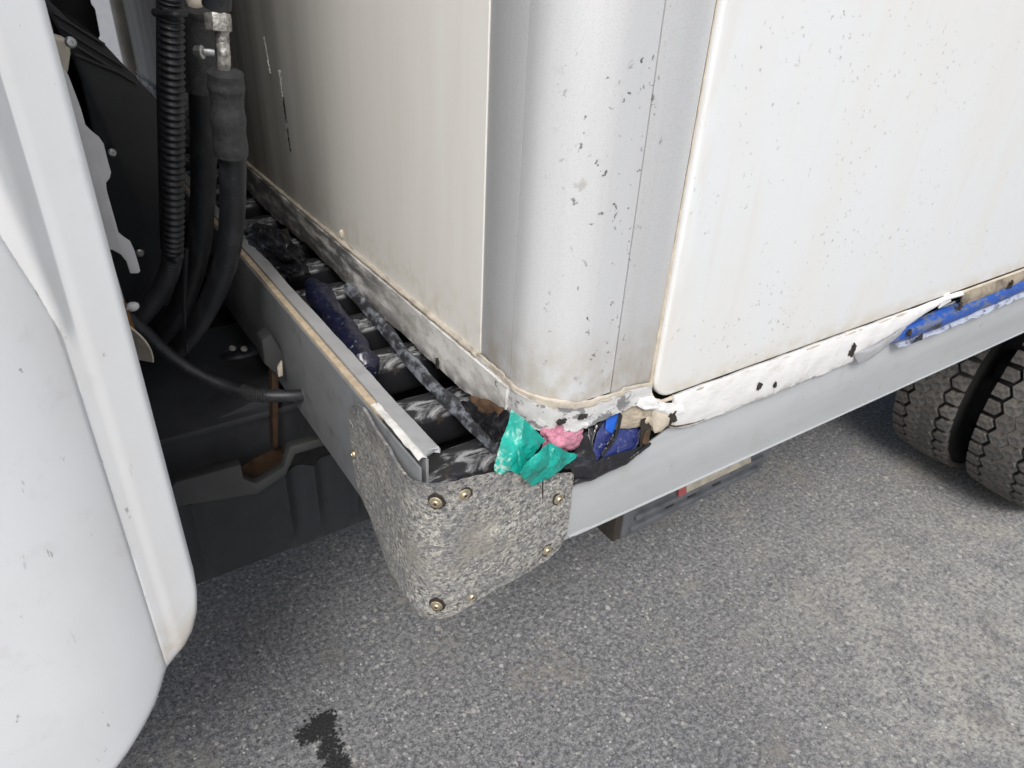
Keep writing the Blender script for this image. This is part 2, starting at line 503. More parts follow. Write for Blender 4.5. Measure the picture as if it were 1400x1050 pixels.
def thing(name, label, cat, loc=(0, 0, 0), group=None):
    o = bpy.data.objects.new(name, None); C.objects.link(o)
    o.location = loc; o['label'] = label; o['category'] = cat
    if group: o['group'] = group
    o.empty_display_size = .05
    return o
def tag(o, label, cat, group=None):
    o['label'] = label; o['category'] = cat
    if group: o['group'] = group
    return o
def recentre(o):
    me = o.data
    lo = Vector([min(v.co[i] for v in me.vertices) for i in range(3)])
    hi = Vector([max(v.co[i] for v in me.vertices) for i in range(3)])
    c = Vector(((lo.x+hi.x)/2, (lo.y+hi.y)/2, lo.z))
    me.transform(Matrix.Translation(-c)); o.location = c
    return o
def rot_to(z, x=None):
    """3x3 with local z along z"""
    q = Vector(z).normalized().to_track_quat('Z', 'Y')
    return q.to_matrix().to_4x4()
def piece(mesh_obj, name, mat4, parent):
    """a copy of an alike piece, sharing its mesh"""
    o = mesh_obj.copy(); o.name = name; C.objects.link(o)
    o.parent = parent; o.matrix_local = mat4
    return o

# ------------------------------------------------------------------ ground
V, F = grid(lambda u, v: Vector((-30 + 60*u, -30 + 60*v, 0)), 30, 30)
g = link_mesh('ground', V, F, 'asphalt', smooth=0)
g['kind'] = 'structure'
g['label'] = 'worn grey asphalt with pale stone chips'

# loose grit and proud chips on the asphalt
def grit():
    rng = random.Random(11); V, F = [], []
    oc = [(1,0,0),(-1,0,0),(0,1,0),(0,-1,0),(0,0,1),(.5,.5,.6),(-.6,.4,.5),(.3,-.6,.6)]
    fc = [(0,2,5),(5,2,4),(2,6,4),(2,1,6),(1,4,6),(1,3,4),(3,7,4),(3,0,7),(0,5,7),(5,4,7)]
    for _ in range(9000):
        x, y = rng.uniform(-.7, 3.2), rng.uniform(-1.3, .9)
        r = .0012 + .0034*rng.random()**3
        a = rng.uniform(0, 6.28); n = len(V); e = rng.uniform(.6, 1)
        for p in oc:
            px_, py_ = p[0]*rng.uniform(.7, 1.2)*r, p[1]*rng.uniform(.7, 1.2)*r*e
            V.append((x+px_*math.cos(a)-py_*math.sin(a), y+px_*math.sin(a)+py_*math.cos(a), p[2]*r*.7 - (.0004 if p[2] == 0 else 0)))
        F += [tuple(i+n for i in f_) for f_ in fc]
    return V, F
b = MB('stone_grit').colour((.25, .25, .25))
gi = b.n.new('ShaderNodeNewGeometry')
rm = b.ramp(gi.outputs['Random Per Island'], .25, .95)
b.layer(rm, (.52, .51, .48), 1)
b.layer(b.ramp(gi.outputs['Random Per Island'], .22, .10), (.09, .09, .095), 1)
M['grit'] = b.done(.8)
o = link_mesh('gravel', *grit(), 'grit', None, smooth=0)
o['kind'] = 'stuff'; o['label'] = 'loose stone grit scattered over the asphalt'; o['category'] = 'gravel'

# oil stain: ragged thin film, satellites round it
def stain(name, blobs, label):
    random.seed(4)
    V, F = [], []
    def blob(cx, cy, r, rag, n, sx=1, sy=1, a0=0):
        i0 = len(V); V.append(Vector((cx, cy, .0035)))
        for k in range(n):
            a = 2*math.pi*k/n
            q = Vector((math.cos(a)*2.2+cx*40, math.sin(a)*2.2+cy*40, r*90))
            q2 = q * 4.0
            rr = r*(1 + rag*(noise.noise(q)*1.1 + noise.noise(q2)*.9 + noise.noise(q2*3)*.55 + noise.noise(q2*9)*.40))
            x, y = rr*math.cos(a)*sx, rr*math.sin(a)*sy
            V.append(Vector((cx+x*math.cos(a0)-y*math.sin(a0), cy+x*math.sin(a0)+y*math.cos(a0), .003)))
        F.extend([(i0, i0+1+k, i0+1+(k+1) % n) for k in range(n)])
    for bl in blobs: blob(bl[0], bl[1], bl[2], bl[3], bl[4]*4)
    for k in range(260):
        c = random.choice(blobs); a = random.uniform(0, 6.28); d = c[2]*(.85 + .9*random.random()**2)
        blob(c[0]+math.cos(a)*d, c[1]+math.sin(a)*d, random.uniform(.0008, .0038), .5, 9)
    o = link_mesh(name, V, F, 'oil', smooth=0)
    o['label'] = label; o['category'] = 'stain'
    return recentre(o)
stain('oil_stain', [(*(-0.0222, 0.5174), .030, .55, 60), (*(-0.0532, 0.5102), .016, .6, 40), (*(-0.0184, 0.4610), .022, .6, 50), (*(-0.0164, 0.4157), .024, .6, 50), (*(0.0021, 0.5231), .014, .5, 40)],
      'black ragged oil stain on the bare asphalt below the cab panel')

# ------------------------------------------------------------------ the truck
T = thing('box_truck', 'white box truck with torn corner post, dented grey rail and riveted patch bracket', 'truck')
FW, ZT = .1328, 2.9          # front wall plane x, roof height
BW = 2.30                   # body width

# --- cargo box: front wall
def front_wall(u, v):
    y = .126 + (BW - .126) * u
    z = 1.100 + (ZT - 1.100) * v
    return Vector((FW + .0016 * fnoise((y, z, 0), 1.5), y, z))
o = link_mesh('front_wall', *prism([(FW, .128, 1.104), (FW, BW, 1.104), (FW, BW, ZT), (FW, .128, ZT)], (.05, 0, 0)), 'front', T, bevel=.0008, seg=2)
fw = o
V, F = tube([(FW - .001, .131, 1.101), (FW - .001, .30, 1.1015), (FW - .001, .70, 1.1005), (FW - .001, 1.2, 1.1015), (FW - .001, BW, 1.101)],
            lambda t: .0035 + .0016 * noise.noise(Vector((t*60, 0, 0))), 8, 200)
link_mesh('sealant_bead', V, F, 'old_sealant', fw)
drops = [(0.1312, 0.9418, 1.0655), (0.1312, 0.8407, 1.0725), (0.1312, 0.8028, 1.0739), (0.1312, 0.7747, 1.0740), (0.1312, 0.6627, 1.0771), (0.1312, 0.6313, 1.0797), (0.1312, 0.6124, 1.0758), (0.1312, 0.5900, 1.0746), (0.1312, 0.5352, 1.1157)]
for i, p in enumerate(drops):
    link_mesh('sealant_drop', *lump(p, (.004, .004, .0065), .3, 2, i, 8), 'sealant', fw)
# peeled label: thin curled flakes left on the wall
for i, (a, b2, wd) in enumerate([((0.1317, 0.7525, 1.3182), (0.1317, 0.7516, 1.2719), .006), ((0.1317, 0.7490, 1.2791), (0.1317, 0.7420, 1.1958), .0045), ((0.1317, 0.8142, 1.3604), (0.1317, 0.8021, 1.3069), .003)]):
    a, b2 = Vector(a), Vector(b2)
    V, F = grid(lambda u, v: a.lerp(b2, v) + Vector((-.0008 - .0025*abs(noise.noise(Vector((u*2, v*9, i)))), (u-.5)*wd*(1+.9*noise.noise(Vector((v*12, i, u)))), 0)), 4, 26)
    link_mesh('peeled_flake', V, F, 'scraped' if i == 1 else 'plate', fw, solid=.0006)

# skirting strip under the wall
def skirt(u, v):
    y = .062 + (BW - .062) * (u ** 1.6)
    zl = 1.042 + .006 * fnoise((y, 0, 0), 14, 2) - (.012 * max(0, 1 - (y - .06) / .10))
    if y < .16: zl += .028 * max(0, (noise.noise(Vector((y * 90, 0, 3))) + .3)) * (1 - (y - .06) / .1)
    z = 1.097 + (zl - 1.097) * v
    return Vector((FW - .004 + .0012 * fnoise((y, z, 0), 30), y, z))
sk = link_mesh('front_skirt', *grid(skirt, 160, 10), 'dirty', T, solid=.004, off=0)
def screw(p, nrm, parent, r=.0042, mat='steel', name='screw'):
    V, F = lathe([(r*1.0, 0), (r, r*.35), (r*.7, r*.62), (r*.35, r*.66), (r*.3, r*.4), (.0001, r*.4)], 14)
    Mx = rot_to(nrm); Mx.translation = Vector(p)
    return link_mesh(name, [Mx @ q for q in V], F, mat, parent)
def hole(p, nrm, parent, r, sx=1, sy=1, seed=1, name='hole'):
    """rusty torn hole: a dark ragged dimple set just proud of the skin"""
    V, F = [], []
    Mx = rot_to(nrm); Mx.translation = Vector(p)
    n = 44
    prof = [(1.0, -.002), (.92, .0010), (.6, .0012), (.0, .0012)]
    for k, (rr, h) in enumerate(prof):
        for j in range(n):
            a = 2*math.pi*j/n
            q = r*rr*(1 + .75*noise.noise(Vector((math.cos(a)*1.7, math.sin(a)*1.7, seed)))+.75*noise.noise(Vector((math.cos(a)*5, math.sin(a)*5, seed))))
            V.append(Mx @ Vector((q*math.cos(a)*sx, q*math.sin(a)*sy, h)))
    for i in range(len(prof)-1):
        F += [(i*n+j, i*n+(j+1)%n, (i+1)*n+(j+1)%n, (i+1)*n+j) for j in range(n)]
    return link_mesh(name, V, F, 'pit', parent)
hole((0.1256, 0.2170, 1.0497), (-1,0,0), sk, .0058, .7, 1.1, 3)

# bent lip hanging below the skirt, over the crossbars
lipa = [(0.1153, 0.5000, 1.0500), (0.1096, 0.3543, 1.0460), (0.0991, 0.2300, 1.0440), (0.0995, 0.1292, 1.0420), (0.1007, 0.0412, 1.0400)]
lip = spline(lipa, 80)
def lipf(u, v):
    p = lip[int(round(u*80))]
    wv = .0022*noise.noise(Vector((u*9, v, 2))) + .0012*noise.noise(Vector((u*26, v*2, 7)))
    return p + Vector((.0115*v, .004*v, .004*math.sin(v*2.4) + wv*(1+v) - .010*(1-v)**3 - .006*v))
lp = link_mesh('bent_lip', *grid(lipf, 80, 8), 'lip', T, solid=.0022)
for k, pts in enumerate([[(0.1120, 0.1305, 1.0455), (0.1140, 0.1041, 1.0558), (0.1160, 0.0788, 1.0559), (0.1200, 0.0477, 1.0785), (0.1120, 0.0260, 1.0677), (0.1080, 0.0330, 1.0533), (0.1040, 0.0464, 1.0404), (0.1040, 0.0786, 1.0361), (0.1080, 0.1098, 1.0362)],
                         [(0.1195, 0.1299, 1.0516), (0.1195, 0.0914, 1.0681), (0.1195, 0.0526, 1.0777), (0.1180, 0.0493, 1.0648), (0.1175, 0.0747, 1.0518), (0.1180, 0.1135, 1.0410)]]):
    V, F = crumple(pts, (-1,-.2,.2), .003, .004, 50, 81+k, 9, 5)
    link_mesh('torn_grease_film', V, F, 'blackfilm' if k == 0 else 'rust', T, solid=.001)

# --- corner post, profile in plan
def arc(cx, cy, r, a0, a1, n):
    return [(cx + r*math.cos(R(a0+(a1-a0)*i/n)), cy + r*math.sin(R(a0+(a1-a0)*i/n))) for i in range(n+1)]
PX = .133
post_path = [(PX, .0645)] + arc(PX + .060, .060, .060, 180, 270, 22) + [(.2205, 0)]
def wall_from(path, z0, z1, thick, nz=1, dents=None):
    """sheet standing on a plan path; the inner face is offset inward"""
    return grid(lambda u, v: Vector((*path[int(round(u*(len(path)-1)))], z0 + (z1-z0)*v)), len(path)-1, nz)
def resample(path, n):
    P = [Vector((*p, 0)) for p in path]; L = [0]
    for a, b2 in zip(P, P[1:]): L.append(L[-1] + (b2-a).length)
    out = []
    for k in range(n+1):
        s = L[-1]*k/n
        i = max(j for j in range(len(L)-1) if L[j] <= s + 1e-9)
        t = (s-L[i])/(L[i+1]-L[i]); q = P[i].lerp(P[i+1], t); out.append((q.x, q.y))
    return out, L[-1]
pp, _ = resample(post_path, 60)
cp = link_mesh('corner_post', *wall_from(pp, 1.096, ZT, .003), 'post', T, solid=.004, off=-1)
link_mesh('edge_strip', *prism([(PX+.0008, .0668, 1.100), (PX+.0008, .1275, 1.100), (PX+.0008, .1275, ZT), (PX+.0008, .0668, ZT)], (.012, 0, 0)), 'post', cp, bevel=.0012)
link_mesh('edge_strip', *prism([(.2230, .0006, 1.087), (.2230, .0006, ZT), (.2815, .0006, ZT), (.2815, .0006, 1.087)], (0, .012, 0)), 'post', cp, bevel=.0012)
# foot band round the bottom of the post, ragged lower edge
bpath, BL = resample([(PX-.0022, .1285), (PX-.0022, .0645)] + arc(PX+.060, .060, .0622, 180, 270, 22) + [(.2205, -.0022), (.2815, -.0022)], 140)
def band(u, v):
    x, y = bpath[int(round(u*140))]
    s = u*BL
    top = 1.1025 if s < .055 else 1.1025 - .002 - .016*min(1, max(0, (s-.055)/.09))*.6
    if s > .21: top = 1.094 - .010*(s-.21)/.07
    low = 1.058 + .010*min(1, abs(s-.125)/.10) + .0035*noise.noise(Vector((s*130, 1, 0))) + .002*noise.noise(Vector((s*420, 1, 0)))
    if s < .06: low = 1.050 + .004*noise.noise(Vector((s*150, 0, 0))) - .010*(1 - s/.06)
    if s > .235: low += .012*(s-.235)/.04
    k = .0012*fnoise((s, v, 0), 40)
    dx, dy = (-1, 0) if x < PX + .001 else ((0, -1) if x > PX + .06 else ((x-PX-.06)/.0622, (y-.06)/.0622))
    return Vector((x + dx*k, y + dy*k, top + (low-top)*v))
bd = link_mesh('foot_band', *grid(band, 140, 8), 'band', T, solid=.003, off=0)
def smear(u, v):
    x, y = bpath[int(round(u*140))]
    s = u*BL; top = band(u, 0).z
    hi = top + .0034 + .0045*max(0, 1-abs(u-.50)/.25) + .0026*noise.noise(Vector((s*70, 3, 0)))
    lo = top - .0035 + .0028*noise.noise(Vector((s*80, 9, 0)))
    dx, dy = (-1, 0) if x < PX + .001 else ((0, -1) if x > PX + .06 else ((x-PX-.06)/.0622, (y-.06)/.0622))
    k = .0005*math.sin(math.pi*v) + .0007*v - .0014*(v < .01) + .0006*fnoise((s, v*.05, 0), 60)
    return Vector((x + dx*k, y + dy*k, hi + (lo-hi)*v))
link_mesh('sealant_bead', *grid(smear, 140, 8), 'old_sealant', bd, solid=.0012, off=0)
screw((0.1295, 0.0811, 1.0910), (-1, -.1, 0), bd, .0050)
hole((0.1819, -0.0045, 1.0792), (0,-1,0), bd, .0040, 1.3, .7, 5)
hole((0.1542, -0.0035, 1.0814), (0,-1,0), bd, .0042, 1.5, .6, 8)

# --- side panel with raised rounded edge
def rounded(x0, z0, x1, z1, r, n=8):
    pts = [(x1, z0), (x1, z1), (x0, z1)]
    pts += [(x0 + r - r*math.cos(R(90*i/n)), z0 + r - r*math.sin(R(90*i/n))) for i in range(n+1)]
    return pts
SX0, SX1 = .2835, 4.2
sp = link_mesh('side_panel', *prism([(x, -.0055, z) for x, z in rounded(SX0, 1.066, SX1, ZT, .030)], (0, .06, 0)), 'side', T, bevel=.004, seg=4)
V, F = tube([(SX0-.0008, .0008, ZT), (SX0-.0008, .0008, 1.6), (SX0-.001, .0006, 1.30), (SX0-.002, -.0005, 1.10), (SX0-.001, -.003, 1.075), (SX0+.012, -.004, 1.0635), (SX0+.04, -.005, 1.0615), (.6, -.005, 1.0615), (1.2, -.005, 1.0620), (SX1, -.005, 1.062)],
            lambda t: .0008 + .0015*sst0(.20, .33, t) + (.0002 + .0008*sst0(.2, .33, t))*noise.noise(Vector((t*160, 5, 0))), 8, 420)
link_mesh('sealant_bead', V, F, 'sealant', sp)
# white patched strip below the panel
def strip(u, v):
    x = .318 + (.96-.318)*u
    top = 1.0645
    low = 1.004 + .004*fnoise((x, 0, 0), 16, 3) + .002*noise.noise(Vector((x*140, 0, 0)))
    if x < .36: low += .020*(1-(x-.318)/.042)**2
    if x > .70: low = 1.004 + (x-.70)/.20*.052
    low = min(low, 1.0585)
    z = top + (low-top)*v
    return Vector((x, -.0045 - .0035*math.sin(math.pi*min(1, v*1.0))**.7 - .0015*fnoise((x, z, 0), 25) + .004*(v > .95), z))
ss = link_mesh('side_skirt', *grid(strip, 150, 12), 'strip', T, solid=.004, off=0)
hole((0.4731, -0.0122, 1.0345), (0,-1,0), ss, .0042, .9, 1.2, 11)
hole((0.6759, -0.0118, 1.0350), (0,-1,0), ss, .0056, .9, 1.7, 14)
hole((0.3162, -0.0115, 1.0375), (-.15,-1,0), ss, .0075, .9, 1.1, 17)
hole((0.5069, -0.0122, 1.0255), (0,-1,0), ss, .0025, .9, 1.2, 19)
# torn grey tail of the strip and broken white tab
V, F = crumple([(0.6815, -0.0100, 1.0255), (0.7314, -0.0110, 1.0275), (0.7707, -0.0110, 1.0348), (0.8037, -0.0100, 1.0412), (0.7911, -0.0120, 1.0302), (0.7644, -0.0130, 1.0199), (0.7280, -0.0130, 1.0108), (0.6977, -0.0120, 1.0086)], (0,-1,0), .002, .002, 30, 3, 6, 5)
link_mesh('torn_strip', V, F, 'flange', T, solid=.002)
link_mesh('broken_tab', *prism([(0.9174, -0.0080, 1.0724), (0.9350, -0.0080, 1.0534), (0.9017, -0.0080, 1.0479), (0.9063, -0.0080, 1.0697)], (0, .003, 0)), 'strip', T, bevel=.0008)

# --- side rail (with rolled top) and its torn blue edge
rail_pts = [(.045, .897), (SX1, .897), (SX1, 1.050), (1.0, 1.045), (.70, 1.015), (.34, 1.015), (.30, .999), (.262, .993), (.225, .985), (.195, .982), (.185, .978), (.045, .978)]
sr = link_mesh('side_rail', *prism([(x, 0, z) for x, z in rail_pts], (0, .004, 0)), 'rail', T, bevel=.0015)
link_mesh('lower_flange', *boxg(.06, .004, .897, SX1, .05, .901), 'rail', sr, bevel=.001)
link_mesh('sealant_bead', *tube([(.185, -.001, .902), (.60, -.001, .9), (SX1, -.001, .9)], .0018, 8, 90), 'rail', sr)
# blue painted edge beam showing where the strip is torn away
def beam(u, v):
    x = .745 + (2.6-.745)*u
    a = R(-100 + 200*v)
    r = .0125*min(1, .30 + (x-.745)/.20)
    zc = 1.0225 + .012*min(1, max(0, (x-.80)/.5))
    return Vector((x, -.004 - r*math.cos(a)*(1+.15*fnoise((x, v, 0), 22)), zc + 1.1*r*math.sin(a) + .0018*fnoise((x, 0, v), 18)))
link_mesh('blue_edge_beam', *grid(beam, 160, 12), 'blueedge', T, solid=.002)
for k, (px, s) in enumerate([((0.8142, -0.0170, 1.0306), .0045), ((0.9485, -0.0180, 1.0456), .0055), ((1.1124, -0.0180, 1.0510), .0050)]):
    hole(px, (0,-1,.2), sr, s, 1, 1, 21+k, 'rust_hole')
# torn pale lower flap of the beam
def flap(u, v):
    x = .80 + (2.2-.80)*u
    zt = 1.010 + .014*min(1, max(0, (x-.82)/.5))
    hgt = .011*min(1, .3 + 4*u)*(1+.45*noise.noise(Vector((x*38, 0, 1)))) + .003*noise.noise(Vector((x*120, 0, 2)))
    return Vector((x, -.006 - .010*v - .003*fnoise((x, v, 0), 20), zt - hgt*v))
link_mesh('torn_flap', *grid(flap, 150, 6), 'paleblue', T, solid=.0015)
for k, pts in enumerate([[(0.8327, -0.0200, 1.0185), (0.8503, -0.0200, 1.0231), (0.8468, -0.0220, 1.0133), (0.8239, -0.0220, 1.0140)], [(0.8772, -0.0200, 1.0268), (0.9005, -0.0200, 1.0303), (0.8844, -0.0220, 1.0234), (0.8603, -0.0220, 1.0279)]]):
    link_mesh('torn_shard', *crumple(pts, (0,-1,0), .001, .002, 60, k, 4, 3), 'blackfilm', T, solid=.001)
# caked dirt above the beam
def dirt(u, v):
    x = .965 + (2.6-.965)*u
    return Vector((x, -.003 - .0065*math.sin(math.pi*v)*(1+.6*fnoise((x, v*.1, 0), 26)), 1.028 + .034*v + .002*fnoise((x, 3, v), 30)))
link_mesh('caked_dirt', *grid(dirt, 200, 10), 'dirtcake', T, solid=.003)

# --- torn hole in the corner: what shows inside it
def torn(name, pts, mat, bulge=.002, amp=.0012, scale=40, seed=1, nrm=(0, -1, .2), solid=.0012, parent=None, label=None, smooth=35):
    V, F = crumple(pts, nrm, bulge, amp, scale, seed, 10, 6)
    o = link_mesh(name, V, F, mat, parent or T, solid=solid, smooth=smooth)
    if label: o['label'] = label
    return o
torn('torn_foam', [(0.2459, 0.0050, 1.0592), (0.2653, 0.0020, 1.0656), (0.2725, -0.0020, 1.0616), (0.2877, -0.0040, 1.0558), (0.3166, -0.0060, 1.0383), (0.3155, -0.0060, 1.0270), (0.3072, -0.0050, 1.0197), (0.2976, -0.0040, 1.0192), (0.2917, -0.0030, 1.0239), (0.2895, -0.0030, 1.0403), (0.2815, -0.0020, 1.0445), (0.2768, 0.0000, 1.0428), (0.2789, 0.0020, 1.0295), (0.2633, 0.0040, 1.0305), (0.2487, 0.0060, 1.0344)], 'foam', .002, .0016, 40, 31, solid=.003)
torn('white_filler', [(0.2609, -0.0010, 1.0688), (0.2664, -0.0030, 1.0770), (0.2803, -0.0030, 1.0747), (0.2858, -0.0050, 1.0661), (0.3081, -0.0070, 1.0561), (0.3327, -0.0080, 1.0488), (0.3365, -0.0090, 1.0387), (0.3143, -0.0090, 1.0408), (0.2867, -0.0060, 1.0573), (0.2705, -0.0040, 1.0624)], 'strip', .003, .0016, 60, 43, solid=.002)
torn('filler_lobe', [(0.2868, -0.0050, 1.0557), (0.3157, -0.0080, 1.0387), (0.3134, -0.0080, 1.0279), (0.3051, -0.0070, 1.0206), (0.2953, -0.0060, 1.0213), (0.2889, -0.0050, 1.0396)], 'sealant', .004, .0008, 40, 44, solid=.002)
fl = torn('blue_film', [(0.2206, 0.0120, 1.0515), (0.2322, 0.0120, 1.0526), (0.2500, 0.0100, 1.0540), (0.2448, 0.0060, 1.0378), (0.2410, 0.0040, 1.0300), (0.2326, 0.0000, 1.0200), (0.2170, -0.0040, 1.0149), (0.2014, -0.0060, 1.0076), (0.2041, -0.0010, 1.0250), (0.2152, 0.0060, 1.0399)], 'bluefilm', .002, .0014, 34, 35, (-.2, -1, .3), .0008)
torn('bright_blue_patch', [(0.2290, 0.0085, 1.0548), (0.2471, 0.0070, 1.0557), (0.2404, 0.0025, 1.0394), (0.2335, 0.0015, 1.0363), (0.2244, 0.0035, 1.0433)], 'bluesteel', .001, .0005, 30, 33, (-.2, -1, .3), .0006, fl)
torn('blue_film', [(0.2497, 0.0080, 1.0317), (0.2663, 0.0070, 1.0287), (0.2845, 0.0060, 1.0251), (0.2766, 0.0000, 1.0071), (0.2651, -0.0050, 1.0017), (0.2531, -0.0080, 0.9964), (0.2350, -0.0090, 0.9987), (0.2170, -0.0090, 1.0015), (0.2173, -0.0040, 1.0127), (0.2399, 0.0040, 1.0231)], 'bluefilm', .003, .0014, 30, 36, (.1, -1, .45), .0008)
torn('seam_edge', [(0.2461, 0.0060, 1.0566), (0.2499, 0.0060, 1.0533), (0.2438, 0.0020, 1.0365), (0.2364, -0.0020, 1.0272), (0.2157, -0.0080, 1.0160), (0.2121, -0.0080, 1.0184), (0.2284, -0.0040, 1.0251), (0.2393, 0.0010, 1.0386)], 'blackfilm', .0005, .0005, 40, 38, solid=.0015)
torn('slot_edge', [(0.2714, -0.0040, 1.0460), (0.2805, -0.0040, 1.0460), (0.2884, -0.0040, 1.0413), (0.2893, -0.0050, 1.0207), (0.2857, -0.0060, 1.0044), (0.2763, -0.0060, 1.0046), (0.2742, -0.0040, 1.0253)], 'pit', .0006, .0008, 60, 37, (.2, -1, 0), .0012)
torn('rust_edge', [(0.2772, -0.0065, 1.0279), (0.2862, -0.0065, 1.0290), (0.2870, -0.0075, 1.0145), (0.2826, -0.0075, 1.0076), (0.2758, -0.0075, 1.0122)], 'rust', .001, .0015, 80, 41, (.2, -1, 0), .0008)
torn('black_frame', [(0.2062, 0.0120, 1.0484), (0.2153, 0.0130, 1.0497), (0.2290, 0.0120, 1.0527), (0.2172, 0.0080, 1.0521), (0.2110, 0.0040, 1.0426), (0.2019, -0.0020, 1.0275), (0.2001, -0.0040, 1.0213), (0.1961, -0.0030, 1.0262), (0.2022, 0.0040, 1.0377)], 'blackfilm', .001, .0008, 50, 42, solid=.002)
torn('rubber_strip', [(0.1873, 0.0040, 1.0490), (0.1972, 0.0060, 1.0483), (0.1987, 0.0020, 1.0362), (0.1965, -0.0040, 1.0247), (0.1998, -0.0090, 1.0093), (0.2135, -0.0105, 1.0017), (0.2394, -0.0105, 0.9980), (0.2540, -0.0105, 0.9977), (0.2833, -0.0095, 1.0064), (0.2841, -0.0105, 1.0036), (0.2503, -0.0115, 0.9944), (0.2140, -0.0115, 0.9927), (0.1948, -0.0115, 0.9920), (0.1775, -0.0105, 0.9942), (0.1753, -0.0090, 1.0055), (0.1695, -0.0070, 1.0157), (0.1575, -0.0050, 1.0201), (0.1646, -0.0030, 1.0241), (0.1787, 0.0000, 1.0267), (0.1849, 0.0020, 1.0392)], 'blackfilm', .0015, .0022, 38, 39, (0, -1, .3), .0014)
V, F = tube([(0.1743, -0.0115, 0.9973), (0.1805, -0.0125, 0.9996), (0.1936, -0.0125, 0.9953), (0.2196, -0.0120, 0.9961), (0.2514, -0.0120, 0.9986), (0.2691, -0.0115, 1.0044), (0.2828, -0.0110, 1.0076), (0.2881, -0.0100, 1.0093)], lambda t: .0020+.0007*noise.noise(Vector((t*16,0,0)))+.001*math.exp(-((t-.12)/.1)**2), 8, 60)
link_mesh('rubber_edge', V, F, 'blackfilm', T)
crk = spline([(0.3159, -0.0085, 1.0252), (0.3290, -0.0090, 1.0189), (0.3446, -0.0090, 1.0157), (0.3637, -0.0085, 1.0121), (0.3852, -0.0080, 1.0112)], 40)
link_mesh('dirt_crack', *tube(crk, lambda t: .0011*(1-t)+.0003+.0006*noise.noise(Vector((t*22, 0, 5))), 6, 0), 'rust', ss)
# dark steel end plate and sill inside the hole
link_mesh('inner_sill', *boxg(.15, .020, .93, .60, .026, 1.09), 'underbody', T)
link_mesh('inner_bracket', *boxg(.140, .030, 1.0, .150, .14, 1.07), 'rust', T, bevel=.002)

# --- front rail: skin, plywood core, flange
fr = link_mesh('front_rail', *boxg(0, .02, .903, .003, 2.2, 1.064), 'front_rail', T, bevel=.001)
def plyf(u, v):
    y = .135 + (1.9-.135)*u
    return Vector((.003 + .011*v, y, 1.0665 + .0018*fnoise((y, 0, 0), 30) + .0015*math.sin(v*3.14)))
V, F = grid(plyf, 120, 3)
link_mesh('plywood_edge', *boxg(.0032, .13, .905, .0122, 2.2, 1.0665), 'ply', fr, bevel=.0015)
def flangef(u, v):
    y = .030 + (2.2-.03)*(u**1.4)
    return Vector((.0126 + .0185*v, y + .008*v*(u < .01), 1.066 - .003*v + .0022*fnoise((y, v*.04, 0), 9) + (.0015*noise.noise(Vector((y*70, v, 0))) if y < .35 else 0)))
link_mesh('top_flange', *grid(flangef, 160, 4), 'flange', fr, solid=.003)
link_mesh('flange_web', *boxg(.0130, .032, .93, .0160, 2.2, 1.062), 'flange', fr)
def peel(u, v):
    y = .030 + .115*u
    return Vector((.0045 + .0085*v + .001*noise.noise(Vector((u*6, v, 0))), y, 1.0655 + .0025*math.sin(v*3.1)*(1-u) + .0012*noise.noise(Vector((u*9, v*2, 4)))))
link_mesh('peeled_edge', *grid(peel, 60, 5), 'dirty', fr, solid=.0012)

# --- corner bracket: one sheet bent round the corner, riveted
cr = .040
def bpos(s, off=.0):
    """s<0 along the front face (y=-s+..), s>0 along the side; outward offset"""
    h = cr*math.pi/4
    if s <= -h: return Vector((-.004-off, cr - (s + h), 0)), Vector((-1, 0, 0))
    if s >= h: return Vector((cr - .004 + (s - h), -.004-off, 0)), Vector((0, -1, 0))
    a = R(225) + s/cr
    d = Vector((math.cos(a), math.sin(a), 0))
    return Vector((cr-.004, cr-.004, 0)) + d*(cr+off), d
S0, S1 = -(.186 - .040 + .0314), .177 - .036 + .0314
def lerp_table(t, x):
    for (a, p), (b2, q) in zip(t, t[1:]):
        if x <= b2: return p + (q-p)*((x-a)/(b2-a) if b2 > a else 0)
    return t[-1][1]
top_t = [(S0, 1.043), (S0+.020, 1.058), (S0+.045, 1.069), (-.12, 1.066), (-.085, 1.056), (-.055, 1.048), (-.030, 1.046), (0, 1.052), (.03, 1.055), (.075, 1.047), (.12, 1.030), (.155, 1.012), (S1, 1.006)]
bot_t = [(S0, .917), (S0+.03, .902), (-.12, .878), (-.085, .860), (-.055, .852), (-.02, .852), (.01, .862), (.04, .870), (.08, .876), (.12, .880), (.150, .884), (.164, .892), (S1, .906)]
def brk(u, v):
    s = S0 + (S1-S0)*u
    zt, zb = lerp_table(top_t, s), lerp_table(bot_t, s)
    zt += .0012*noise.noise(Vector((s*120, 0, 0))) ; zb += .0014*noise.noise(Vector((s*90, 3, 0)))
    z = zb + (zt-zb)*v
    p, d = bpos(s)
    k = .0011*fnoise((s, z, 0), 26, 4) + .0006*fnoise((s, z, 0), 110, 6)
    def st(x, a, w): return 1/(1+math.exp(-(x-a)/w))
    k += .0026*st(s, .045, .002)*st(.130, s, .002)*st(.975 - .12*(s-.04), z, .0016)*st(z, .885, .003)     # pressed rectangle
    k -= .0022*math.exp(-((s-.148)/.004)**2)*st(1.0, z, .004)*st(z, .935, .004)
    k += .0030*math.exp(-((z-.868-.05*s)/.012)**2)
    k -= .004*st(zb+.010, z, .004)
    q = p + d*k
    return Vector((q.x, q.y, z))
cb = link_mesh('corner_bracket', *grid(brk, 150, 90), 'bracket', T, solid=.0032, off=-1, smooth=60)
cb['label'] = 'rough pitted grey patch bracket riveted round the corner'
V, F = lathe([(.0068, 0), (.0068, .0007), (.0060, .0013), (.0046, .0015), (.0043, .0026), (.0034, .0036), (.0021, .0039), (.0017, .0024), (.0001, .0022)], 20)
